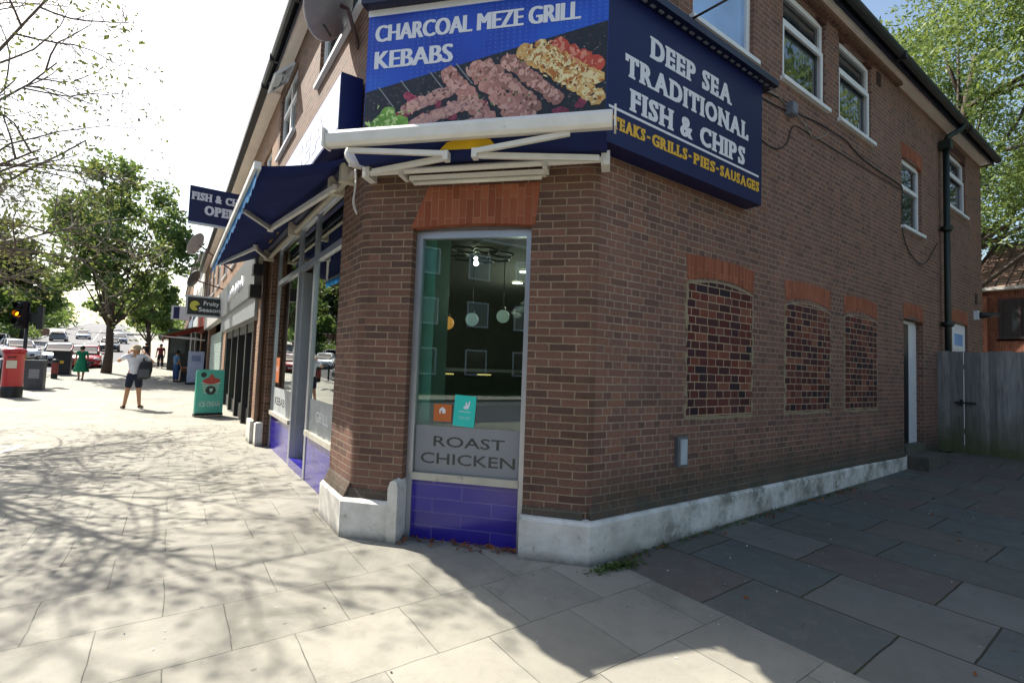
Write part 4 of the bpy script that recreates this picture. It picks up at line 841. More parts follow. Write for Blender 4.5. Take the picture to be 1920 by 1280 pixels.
# posters stuck inside the corner window
t = thing('teal_poster', 'tilted teal delivery poster with a white emblem inside the corner window', 'poster', tuple(FC.p(-1.12, 1.18, -.112)))
ca, sa = math.cos(R(-3)), math.sin(R(-3)); FT = Frame(FC.p(-1.245, 1.045, -.1155), FC.U*ca+Vector((0, 0, 1))*sa, Vector((0, 0, 1))*ca-FC.U*sa, FC.W)
mb = MB(); mb.box(0, .205, 0, .285, 0, .002, FT); mb.build('sheet', plain('teal_print', '#1fc0b4', .4, var=.03), t)
mb = MB(); mb.prism([(.085, .175), (.10, .16), (.135, .165), (.145, .19), (.15, .235), (.138, .235), (.132, .205), (.122, .205), (.118, .225), (.106, .225), (.108, .195)], .002, .0026, FT); mb.build('emblem', LETW, t)
mb = MB(); text(mb, FT, 'deliveroo', .05, .13, .11, .018, .0026); text(mb, FT, 'scan or order', .045, .085, .12, .010, .0026); text(mb, FT, 'online today', .05, .068, .11, .010, .0026); mb.build('white_lettering', LETW, t)
t = thing('orange_sticker', 'square orange sticker with a white house emblem inside the corner window', 'sticker', tuple(FC.p(-1.35, 1.15, -.112)))
mb = MB(); mb.box(-1.435, -1.26, 1.075, 1.235, -.1155, -.1135, FC); mb.build('sheet', plain('orange_print', '#b8622c', .5, var=.05), t)
mb = MB(); mb.prism([(-1.38, 1.15), (-1.365, 1.15), (-1.365, 1.175), (-1.35, 1.175), (-1.35, 1.15), (-1.32, 1.15), (-1.32, 1.185), (-1.35, 1.21), (-1.38, 1.185)], -.1135, -.113, FC); mb.build('emblem', LETW, t)
t = thing('orange_door_sticker', 'orange sticker on the shop glass left of the street door', 'sticker', tuple(FF.p(-6.45, 1.3, -.11)))
mb = MB(); mb.box(-6.62, -6.3, 1.18, 1.62, -.1155, -.1135, FF); mb.build('sheet', plain('orange_print', '#b8622c', .5, var=.05), t); mb = MB(); text(mb, FF, 'EAT', -6.56, 1.38, .2, .08, -.113); mb.build('lettering', LETW, t)
# things inside the shop
def pend(label, c, col, s):
    t = thing('pendant_lamp', label, 'lamp', c, group='globe pendants inside the shop')
    mb = MB(); mb.sphere(c, .085, 16); mb.build('globe', emis('lit_globe_'+col[1:], col, s), t); mb = MB(); mb.tube([Vector(c)+Vector((0, 0, .08)), (c[0], c[1], 3.0)], .006, 5); mb.cyl(Vector(c)+Vector((0, 0, .07)), Vector(c)+Vector((0, 0, .12)), .03); mb.build('cord', BLACK, t)
pend('glowing orange globe pendant behind the corner glass', (-.088, 2.495, 2.13), '#c8813a', .5); pend('milky globe pendant, middle one behind the corner glass', (.183, 2.348, 2.19), '#8e9a96', .28); pend('milky globe pendant, right hand one behind the corner glass', (.516, 2.14, 2.245), '#98a090', .28)
for k, (x, y) in enumerate(((1.635, 3.432), (1.181, 2.599))):
    t = thing('ceiling_light', ['further round lit ceiling light seen through the corner glass', 'nearer round lit ceiling light seen through the corner glass'][k], 'light', (x, y, 2.98), group='round ceiling lights inside the shop')
    mb = MB(); mb.lathe([(.001, -.012), (.085, -.012)], (x, y, 2.99), 20); mb.build('diffuser', emis('warm_led', '#fff0c8', 9), t); mb = MB(); mb.lathe([(.085, -.014), (.10, -.01), (.10, .005)], (x, y, 2.99), 20); mb.build('rim', ALU, t)
    pl = bpy.data.lights.new('ceiling_light_glow', 'POINT'); pl.energy = 7; pl.color = (1, .88, .7); pl.shadow_soft_size = .08; po = bpy.data.objects.new('glow', pl); COL.objects.link(po); po.parent = t; po.location = (0, 0, -.5)
t = thing('ceiling_lattice', 'black flower shaped lattice with a bright bulb under the shop ceiling', 'light', (0, 1.95, 2.9))
mb = MB()
for k in range(7):
    a = k*2*math.pi/7; c = Vector((.02+.28*math.cos(a), 1.98+.28*math.sin(a), 2.93)); P = [c+Vector((.17*math.cos(q+a), .14*math.sin(q+a), .0)) for q in np.linspace(0, 2*math.pi, 7)]; mb.tube(P, .013, 5)
mb.build('lattice', BLACK, t); mb = MB(); mb.sphere((.0, 1.99, 2.83), .032, 10); mb.sphere((.0, 2.0, 2.89), .022, 10); mb.build('bulb', emis('bare_bulb', '#fff4d8', 14), t)
t = thing('serving_counter', 'steel and glass hot counter inside the shop with warm lit food', 'counter', (1.2, 4.2, 0))
mb = MB(); mb.box(-.9, 2.8, 3.9, 4.7, .05, .95); mb.build('base', plain('counter_blue', '#1d2c66', .4), t); mb = MB(); mb.box(-.9, 2.8, 3.85, 4.75, .95, 1.0).box(-.9, 2.8, 4.1, 4.7, 1.5, 1.55); mb.build('steel_top', ALU, t)
mb = MB()
for k in range(4): mb.box(-.7+k*.75, -.5+k*.75, 4.3, 4.45, 1.44, 1.46)
mb.build('heat_lamps', emis('heat_lamp', '#ffb46a', 1.2), t)
mb = MB(); mb.box(-.9, 2.8, 3.98, 3.99, 1.0, 1.5); mb.build('glass_front', GLASS, t)
t = thing('menu_fridge', 'dark drinks fridge with blue panel inside the shop', 'fridge', (1.9, 2.2, 0)); mb = MB(); mb.box(1.6, 2.2, 1.9, 2.5, .05, 1.9); mb.build('cabinet', BLACK, t, bevel=.02); mb = MB(); mb.box(1.59, 1.60, 1.95, 2.45, .2, 1.1); mb.build('front_panel', plain('fridge_blue', '#24418a', .3), t)

# ---------------------------------------------------------------- the parade along the street
def terrace(label, y0, y1, wallm, fasc, nwin, seed, H=6.79, front=None, wtone=None):
    z = gy((y0+y1)/2) if y0 > 12 else 0; zb = gy(y0)-.4; t = thing('terrace_shop', label, 'building', (XB, (y0+y1)/2, z), group='shops along the parade')
    F = Frame((XB, 0, z), (0, -1, 0), (0, 0, 1), (-1, 0, 0)); mb = MB(); ops = [(-y1+.45, -y0-.45, -.5, 3.75, .3)]; wn_ = []
    for k in range(nwin): c = y0+(y1-y0)*(k+.5)/nwin; wn_.append((-c-.85, -c+.85, 4.55, 6.0)); ops.append((*wn_[-1], .09))
    panel(mb, F, -y1, -y0, -1.2, H, ops); mb.face([(XB, y1, zb), (10, y1, zb), (10, y1, z+H), (XB, y1, z+H)]); mb.face([(XB, y0, zb), (10, y0, zb), (10, y0, z+H), (XB, y0, z+H)])
    mb.build('wall', wallm, t)
    for w in wn_: window(F, w, t, trans=5.5, mull=[(w[0]+w[1])/2])
    mb = MB(); mb.prism([(XB-.2, z+H+.1), (2.5, z+H+3.0), (6, z+H+3.0), (9.8, z+H)], -y1, -y0, Frame((0, 0, 0), (1, 0, 0), (0, 0, 1), (0, -1, 0))); mb.build('roof', ROOF, t)
    mb = MB(); mb.box(-y1, -y0, H-.05, H+.10, .0, .22, F); mb.build('eaves', SOFF, t); mb = MB(); mb.box(-y1, -y0, H-.02, H+.11, .22, .35, F); mb.build('gutter', BLACKR, t, bevel=.03)
    mb = MB(); mb.box(-y1+.3, -y0-.3, 2.85, 3.75, .0, .22, F); fs = mb.build('fascia', fasc, t, bevel=.01)
    return t, F
t1, F1 = terrace('brick terrace shop with a black shopfront and grey script fascia beside the corner shop', 7.26, 16.4, BTER, plain('grey_fascia_board', '#6d7072', .35), 3, 1)
r = random.Random(3); mb = MB()
for k in range(9):
    u = -13.2+k*.42; P = [F1.p(u+i*.11+.06*math.sin(i*2+k), 3.28+.16*math.sin(i*1.9+k*1.3)+r.uniform(-.03, .03), .225) for i in range(5)]; mb.tube(P, .018, 5)
mb.build('script_lettering', LETW, t1)
mb = MB(); mb.box(-15.9, -7.75, 2.42, 2.85, -.05, .16, F1); mb.build('shutter_box', plain('pale_grey_steel', '#9a9da0', .4, metal=.3), t1, bevel=.02)
mb = MB()
for u in (-15.85, -14.0, -12.3, -10.6, -9.3, -8.1): mb.box(u-.11, u+.11, -.1, 2.45, -.28, -.02, F1)
mb.box(-15.9, -7.75, 2.2, 2.42, -.3, -.04, F1).box(-15.9, -9.4, -.1, .38, -.25, -.1, F1); mb.build('black_frame', BLACK, t1)
mb = MB(); mb.box(-15.9, -7.75, .38, 2.2, -.22, -.20, F1); mb.build('pane', DGLASS, t1)
mb = MB(); mb.box(-13.6, -13.0, .5, 1.75, -.198, -.19, F1); mb.build('yellow_poster', plain('yellow_poster_print', '#d8a63a', .5), t1)
mb = MB(); mb.box(-7.74, -7.30, -.1, 3.9, .0, .10, F1); mb.build('brick_pier', BTER, t1); mb = MB(); mb.box(-7.80, -7.28, -.1, .42, .0, .17, F1); mb.build('pier_plinth', RENDER, t1, bevel=.02)
mb = MB(); mb.box(-7.66, -7.40, 2.75, 3.0, .1, .3, F1).box(-7.66, -7.40, 3.2, 3.4, .1, .26, F1); mb.build('alarm_boxes', BLACKR, t1, bevel=.01)
t2, F2 = terrace('brick terrace shop with a closed pale green roller shutter under the fruit sign', 16.4, 26, BTER, plain('cream_fascia', '#b9b6ae', .5), 3, 2)
mb = MB()
for k in range(34): mb.box(-25.3, -18.6, .02+k*.075, .085+k*.075, -.12, -.09+.006*(k % 2), F2)
mb.build('roller_shutter', plain('pale_green_shutter', '#a3b5ab', .45, metal=.2), t2); mb = MB(); mb.box(-18.6, -16.9, 0, 2.85, -.2, -.06, F2); mb.build('black_door_surround', BLACK, t2)
t3, F3 = terrace('terrace shop with a red awning shading goods on the pavement', 26, 34, BTER, plain('red_fascia', '#b0463c', .5), 3, 3)
t4, F4 = terrace('pale rendered terrace shop with a green awning further up the parade', 34, 44, plain('pale_render', '#c9c6c2', .8), plain('white_fascia', '#c4c6c8', .5), 3, 4, 7.6)
t5, F5 = terrace('white rendered terrace shop beyond the green awning', 44, 58, plain('pale_render', '#c9c6c2', .8), plain('blue_grey_fascia', '#6b7890', .5), 4, 5, 8.6)
t6, F6 = terrace('last brick terrace shop in view up the hill', 58, 90, BTER, plain('brown_fascia', '#6b5044', .5), 6, 6, 8.6)
for F, a, b, mt, tt in ((F3, -33.5, -26.5, DGLASS, t3), (F4, -43.5, -34.5, DGLASS, t4), (F5, -57.5, -44.5, DGLASS, t5), (F6, -89.5, -58.5, DGLASS, t6)):
    mb = MB(); mb.box(a, b, .5, 2.85, -.2, -.18, F); mb.build('pane', mt, tt); mb = MB(); mb.box(a, b, -.5, .5, -.22, -.1, F)
    for k in range(7): u = a+(b-a)*k/6; mb.box(u-.06, u+.06, .5, 2.85, -.22, -.1, F)
    mb.build('shopfront_frame', plain('dark_timber_front', '#2c2a2c', .5), tt)
def shop_awning(label, F, u0, u1, proj, z1, z0, mat):
    t = thing('shop_awning', label, 'awning', tuple(F.p((u0+u1)/2, z1, 0)), group='awnings up the parade')
    mb = MB(); mb.face([F.p(u0, z1, .22), F.p(u1, z1, .22), F.p(u1, z0, proj), F.p(u0, z0, proj)]); c = mb.build('canopy_fabric', mat, t); m_ = c.modifiers.new('s', 'SOLIDIFY'); m_.thickness = .01
    mb = MB(); mb.box(u0, u1, z0-.05, z0+.02, proj-.02, proj+.05, F); mb.build('front_bar', WPAINT, t)
    mb = MB(); mb.face([F.p(u0, z0-.05, proj+.02), F.p(u1, z0-.05, proj+.02), F.p(u1, z0-.24, proj+.02), F.p(u0, z0-.24, proj+.02)]); mb.build('valance', mat, t)
    mb = MB(); bar(mb, F.p(u1-.1, z0-.12, .1), F.p(u1-.1, z0-.02, proj), .05, .04); mb.build('arm', WPAINT, t)
shop_awning('faded red awning sloping over the pavement beyond the fruit shop', F3, -33.5, -26.5, 1.9, 2.95, 2.35, FABR)
shop_awning('green awning over the pavement, farther up than the red one', F4, -43.5, -34.5, 2.2, 2.9, 2.25, FABG)
# projecting signs
t = thing('projecting_sign', 'navy projecting sign with white letters FISH & CHIPS OPEN above the street awning', 'sign', (XB, 8.35, 4.5)); FP = Frame((0, 8.3, 0), (1, 0, 0), (0, 0, 1), (0, -1, 0))
mb = MB(); mb.box(-2.83, -1.72, 4.22, 4.93, -.12, 0, FP); mb.build('sign_box', NAVY, t, bevel=.008)
mb = MB(); text(mb, FP, 'FISH & CHIPS', -2.79, 4.66, 1.02, .155, .002, True, 0, .008); mb.build('lettering', LETW, t); mb = MB(); text(mb, FP, 'OPEN', -2.56, 4.39, .56, .19, .002, True, 0, .011); mb.build('lettering', LETW, t)
mb = MB(); mb.box(-2.83, -1.72, 4.19, 4.22, -.12, 0, FP); mb.box(-1.72, -1.48, 4.7, 4.76, -.09, -.03, FP).box(-1.72, -1.48, 4.4, 4.46, -.09, -.03, FP); mb.build('bracket', ALU, t)
t = thing('projecting_sign', 'small black projecting shop sign with white letters Fruity Season and a yellow fruit emblem', 'sign', (XB, 16.0, 3.2)); FP = Frame((0, 16, 0), Vector((1, 0, 0.0)), (0, 0, 1), (0, -1, 0))
mb = MB(); mb.box(-2.67, -1.59, 2.89, 3.58, -.14, 0, FP); mb.build('sign_box', plain('silver_frame', '#b7babf', .4, metal=.3), t, bevel=.01); mb = MB(); mb.box(-2.61, -1.65, 2.95, 3.52, 0, .004, FP); mb.build('sign_face', BLACK, t)
mb = MB(); text(mb, FP, 'Fruity', -2.17, 3.23, .44, .185, .006, bold=.012); mb.build('lettering', LETW, t); mb = MB(); text(mb, FP, 'Season', -2.30, 3.06, .60, .14, .006, bold=.012); mb.build('lettering', LETW, t)
mb = MB(); P = [(-2.41+.14*math.cos(a), 3.24+.16*math.sin(a)) for a in np.linspace(.35, 5.4, 16)]+[(-2.40, 3.22)]; mb.prism(P, .004, .006, FP); mb.build('fruit_emblem', plain('yellow_print', '#c8c04a', .5), t)
mb = MB(); mb.box(-1.59, -1.49, 3.1, 3.4, -.10, -.04, FP); mb.build('bracket', ALU, t)
t = thing('wall_box_sign', 'blue and white flag sign fixed on the parade beyond the Fruity Season sign', 'sign', (XB, 27, 3.6)); mb = MB(); mb.box(-3.1, -2.3, 3.4, 4.1, -27.1, -27.0, Frame((0, 0, 0), (1, 0, 0), (0, 0, 1), (0, -1, 0))); mb.build('sign_box', plain('white_sign', '#c9ccd2', .4), t); mb = MB(); mb.box(-3.0, -2.75, 3.45, 4.05, -27.0, -26.99, Frame((0, 0, 0), (1, 0, 0), (0, 0, 1), (0, -1, 0))); mb.build('blue_stripe', NAVY, t)

# ---------------------------------------------------------------- street furniture
def G0(x, y): return (x, y, gz(x, y))
REDP = plain('pillar_box_red', '#b01722', .35, var=.1, coat=.4); 
t = thing('pillar_box', 'red round post box with a black base at the left edge of the pavement', 'post box', G0(-7.14, 19.3)); x, y, z = t.location
mb = MB(); mb.lathe([(.27, 0), (.27, .35), (.262, .36)], (x, y, z), 24); mb.build('base', BLACK, t); mb = MB(); mb.lathe([(.258, .36), (.252, 1.38), (.27, 1.40), (.272, 1.44), (.255, 1.46)], (x, y, z), 24); mb.build('body', REDP, t)
mb = MB(); mb.lathe([(.29, 1.46), (.30, 1.50), (.295, 1.54), (.2, 1.60), (.001, 1.63)], (x, y, z), 24); mb.build('cap', REDP, t); mb = MB(); mb.box(x-.10, x+.10, y-.262, y-.245, z+1.28, z+1.31); mb.build('letter_slot', BLACK, t); mb = MB(); mb.box(x-.12, x+.12, y-.265, y-.25, z+.95, z+1.2); mb.build('notice_plate', plain('cream_plate', '#cfc9b8', .5), t)
t = thing('litter_bin', 'dark grey upright litter bin just behind the red post box', 'bin', G0(-7.25, 23.2)); x, y, z = t.location
mb = MB(); mb.box(x-.27, x+.27, y-.27, y+.27, z, z+1.0); mb.build('body', plain('slate_grey_plastic', '#3e4248', .5), t, bevel=.03); mb = MB(); mb.box(x-.29, x+.29, y-.29, y+.29, z+1.0, z+1.15); mb.build('lid', plain('slate_grey_plastic', '#3e4248', .5), t, bevel=.04); mb = MB(); mb.box(x-.15, x+.15, y-.275, y-.265, z+.45, z+.8); mb.build('label_panel', plain('pale_label', '#7f8388', .5), t)
t = thing('litter_bin', 'square black litter bin beside the woman in the green dress', 'bin', G0(-7.85, 33.2)); x, y, z = t.location
mb = MB(); mb.box(x-.36, x+.36, y-.3, y+.3, z, z+1.15); mb.build('body', BLACKR, t, bevel=.03); mb = MB(); mb.prism([(-.4, 1.15), (.4, 1.15), (.36, 1.3), (-.36, 1.3)], -.34, .34, Frame((x, y, z), (1, 0, 0), (0, 0, 1), (0, -1, 0))); mb.build('lid', BLACKR, t, bevel=.03); mb = MB(); mb.box(x-.08, x+.08, y-.31, y-.30, z+.6, z+.75); mb.build('badge', LETG, t)
t = thing('bollard', 'short dark green bollard with a red band left of the woman in green', 'bollard', G0(-7.75, 30.4)); x, y, z = t.location
mb = MB(); mb.lathe([(.13, 0), (.13, .9), (.10, .96), (.001, .98)], (x, y, z), 16); mb.build('post', GREENP, t); mb = MB(); mb.lathe([(.134, .25), (.134, .8)], (x, y, z), 16); mb.build('band', plain('faded_red', '#8a3a36', .5), t)
t = thing('traffic_light', 'black traffic light on a pole with its amber lamp lit, behind the post box', 'traffic light', G0(-8.2, 26.5)); x, y, z = t.location
mb = MB(); mb.cyl((x, y, z), (x, y, z+3.4), .065, n=12); mb.cyl((x, y, z), (x, y, z+.9), .085, n=12); mb.build('pole', plain('dark_grey_pole', '#25282c', .4), t); mb = MB(); mb.cyl((x, y, z+.95), (x, y, z+1.25), .08, n=12); mb.build('yellow_push_box', plain('yellow_box', '#b08a2a', .5), t)
FT = Frame((x-.12, y-.12, z+2.45), (math.cos(.5), -math.sin(.5)*-1*-1, 0), (0, 0, 1), None)
mb = MB(); mb.box(-.32, .22, -.05, 1.15, -.03, 0, FT).box(-.17, .17, 0, 1.08, 0, .22, FT); mb.build('signal_head', BLACK, t, bevel=.02)
for k, (nm, mt) in enumerate((('green_lamp', plain('dark_green_lens', '#0c2016', .2)), ('amber_lamp', emis('amber_lit', '#ff8a10', 3.5)), ('red_lamp', plain('dark_red_lens', '#2a0c0c', .2)))):
    mb = MB(); mb.sphere(FT.p(0, .2+k*.34, .225), .10, 14, (1, 1, 1)); lo_ = mb.build(nm, mt, t); mb = MB(); mb.tube([FT.p(0, .23+k*.34, .22), FT.p(0, .24+k*.34, .40)], .13, 12, False); mb.build('hood', BLACK, lo_)
FT2 = Frame((x+.3, y+.05, z+2.4), (0, -1, 0), (0, 0, 1), (1, 0, 0)); mb = MB(); mb.box(-.17, .17, 0, 1.0, 0, .2, FT2); mb.box(-.04, .04, .3, .7, -.3, 0, FT2); mb.build('side_signal_head', BLACK, t, bevel=.02)
RAILM = plain('dark_railing_paint', '#23262b', .45)
for k, (xa, ya, xb, yb) in enumerate(((-8.6, 29.2, -8.6, 31.2), (-8.6, 31.4, -8.55, 33.4), (-8.7, 23.5, -8.65, 25.5))):
    t = thing('guard_railing', ['black pedestrian railing at the kerb behind the traffic light, nearer panel', 'black pedestrian railing at the kerb beside the black bin, farther panel', 'black pedestrian railing at the kerb hidden partly by the grey bin'][k], 'railing', G0(xa, ya), group='kerb railings'); a, b = Vector(G0(xa, ya)), Vector(G0(xb, yb))
    up_ = Vector((0, 0, 1)); mb = MB(); mb.tube([a, a+up_*1.05, b+up_*1.05, b], .028, 8); mb.tube([a+up_*.15, b+up_*.15], .02, 6); mb.build('frame', RAILM, t); mb = MB()
    for i in range(1, 16): q = a.lerp(b, i/16); mb.tube([q+up_*.15, q+up_*1.05], .009, 5)
    mb.build('infill_bars', RAILM, t)
t = thing('ice_cream_board', 'turquoise pavement A-board with a pink ice cream picture, by the black shopfront', 'sign board', (-2.06, 12.25, 0))
FA = Frame((-2.36, 12.14, .03), Vector((.62, .08, 0)), Vector((0, .10, 1)), None); FA.W = FA.U.cross(FA.V).normalized(); FA.U = FA.U*.80
def rrect(u0, u1, v0, v1, r): return [(u1-r+r*math.cos(a), v1-r+r*math.sin(a)) for a in np.linspace(0, math.pi/2, 5)]+[(u0+r+r*math.cos(a), v1-r+r*math.sin(a)) for a in np.linspace(math.pi/2, math.pi, 5)]+[(u0, v0), (u1, v0)]
mb = MB(); mb.prism(rrect(0, .80, .05, 1.22, .06), -.03, 0, FA); mb.build('front_board', plain('turquoise_print', '#62c4ae', .4, var=.05), t); mb = MB(); FB = Frame(FA.p(0, 0, -.03)+Vector((-.01, .24, 0)), FA.U, Vector((0, -.12, 1)), FA.W); FB.U = FA.U*1.0; mb.prism(rrect(0, .80, .05, 1.2, .06), -.03, 0, FB); mb.build('back_board', plain('turquoise_print', '#62c4ae', .4, var=.05), t)
mb = MB(); mb.box(-.01, .81, 0, .07, -.24, .02, FA); mb.build('base', BLACKR, t)
mb = MB(); mb.prism(blob(FA, .43, .92, .26, .085, 0, .05, 22, .05, 4), 0, .002, FA); mb.prism([(.30, .93), (.56, .93), (.50, 1.04), (.42, 1.12), (.36, 1.03)], .002, .0026, FA); mb.build('ice_cream_picture', plain('pink_ice_cream_print', '#c85a4e', .4, var=.25, scale=20), t)
mb = MB(); mb.prism(blob(FA, .42, .86, .29, .035, 0, 0, 20, .02, 5), .0005, .0014, FA)
for k in range(4): mb.prism([(.16+k*.02, .80-k*.06), (.68-k*.02, .80-k*.06), (.67-k*.02, .775-k*.06), (.17+k*.02, .775-k*.06)], .0005, .0014, FA)
mb.build('cone_picture', plain('cream_print', '#cfd8c4', .5), t); mb = MB(); mb.prism(blob(FA, .42, .67, .15, .12, 0, 0, 22, .02, 6), .002, .003, FA); mb.prism(blob(FA, .20, 1.08, .085, .07, 0, 0, 18, .02, 7), .0005, .002, FA); mb.build('dark_roundel', plain('dark_brown_print', '#3d4644', .5), t)
mb = MB(); mb.prism(blob(FA, .43, .68, .06, .05, 0, 0, 8, .3, 8), .0032, .004, FA); text(mb, FA, 'ICE CREAM', .11, .24, .60, .12, .002, bold=.03); text(mb, FA, 'soft whip in a cone', .14, .36, .54, .04, .002); mb.build('lettering', plain('pale_print', '#c9e4da', .4), t)
t = thing('display_board', 'white advertising board standing upright by the shop doors beyond the shutter', 'board', G0(-1.9, 27.0)); x, y, z = t.location
mb = MB(); mb.box(x-.35, x+.35, y-.05, y+.05, z+.1, z+1.7); mb.build('panel', plain('pale_lilac_panel', '#b9bfd6', .4), t, bevel=.02); mb = MB(); mb.box(x-.4, x+.4, y-.2, y+.2, z, z+.1); mb.build('foot', BLACKR, t); mb = MB(); mb.box(x-.2, x+.2, y-.056, y-.05, z+1.2, z+1.5); mb.build('picture', plain('grey_blue_print', '#7f8cae', .4), t)
t = thing('pavement_kiosk', 'black boxy kiosk standing on the pavement far up the parade', 'kiosk', G0(-2.9, 38)); x, y, z = t.location
mb = MB(); mb.box(x-.3, x+.95, y, y+2, z, z+2.75); mb.build('cabin', plain('dark_slate_panel', '#2c3238', .4), t, bevel=.03); mb = MB(); mb.box(x-.38, x+1.05, y-.1, y+2.1, z+2.75, z+2.85); mb.build('roof', BLACK, t); mb = MB(); mb.box(x-.15, x+.7, y-.02, y-.005, z+1.2, z+2.2); mb.build('panel', plain('grey_glass_panel', '#4a555e', .2), t)
t = thing('produce_stand', 'stand of crates with red and orange fruit outside the shops', 'market stand', G0(-2.0, 29)); x, y, z = t.location
mb = MB(); mb.box(x-.5, x+.4, y, y+2.4, z, z+.55).box(x-.1, x+.4, y, y+2.4, z+.55, z+.95); mb.build('rack', plain('dark_timber_front', '#2c2a2c', .5), t)
for k in range(6):
    mb = MB(); cx, cy, cz = x-.3+.5*(k//3), y+.4+.75*(k % 3), z+.55+.4*(k//3); mb.box(cx-.18, cx+.2, cy-.33, cy+.33, cz, cz+.16); cr = tag(mb.build('fruit_crate', plain('crate_wood', '#8a6a48', .8)), ['crate of red fruit low on the produce stand, nearest', 'crate of orange fruit low on the produce stand, middle', 'crate of red fruit low on the produce stand, farthest', 'crate of orange fruit on the upper step, nearest', 'crate of red fruit on the upper step, middle', 'crate of orange fruit on the upper step, farthest'][k], 'crate', 'fruit crates on the stand'); mb = MB()
    for i in range(4):
        for j in range(6): mb.sphere((cx-.12+i*.085, cy-.26+j*.105, cz+.17), .05, 6)
    mb.build('fruit', plain('orange_fruit' if k % 2 else 'red_fruit', '#c8702a' if k % 2 else '#a8322c', .5), cr)

# ---------------------------------------------------------------- people
def skin(name, V, E, mat, parent=None, sub=1):
    """V: (x,y,z,rx[,ry]); first vertex is the root"""
    me = bpy.data.meshes.new(name); me.from_pydata([v[:3] for v in V], E, []); o = bpy.data.objects.new(name, me); COL.objects.link(o)
    o.modifiers.new('skin', 'SKIN'); 
    if not me.skin_vertices: 
        bm = bmesh.new(); bm.from_mesh(me); bm.verts.layers.skin.verify(); bm.to_mesh(me); bm.free()
    sv = me.skin_vertices[0].data
    for i, v in enumerate(V): sv[i].radius = (v[3], v[4] if len(v) > 4 else v[3]); sv[i].use_root = (i == 0)
    s = o.modifiers.new('sub', 'SUBSURF'); s.levels = sub; s.render_levels = sub
    dg = bpy.context.evaluated_depsgraph_get(); dg.update(); m2 = bpy.data.meshes.new_from_object(o.evaluated_get(dg)); m2.name = name
    bpy.data.objects.remove(o); bpy.data.meshes.remove(me)
    o = bpy.data.objects.new(name, m2); COL.objects.link(o); m2.materials.clear(); m2.materials.append(mat)
    for p in m2.polygons: p.use_smooth = True
    if parent: o.parent = parent
    return o
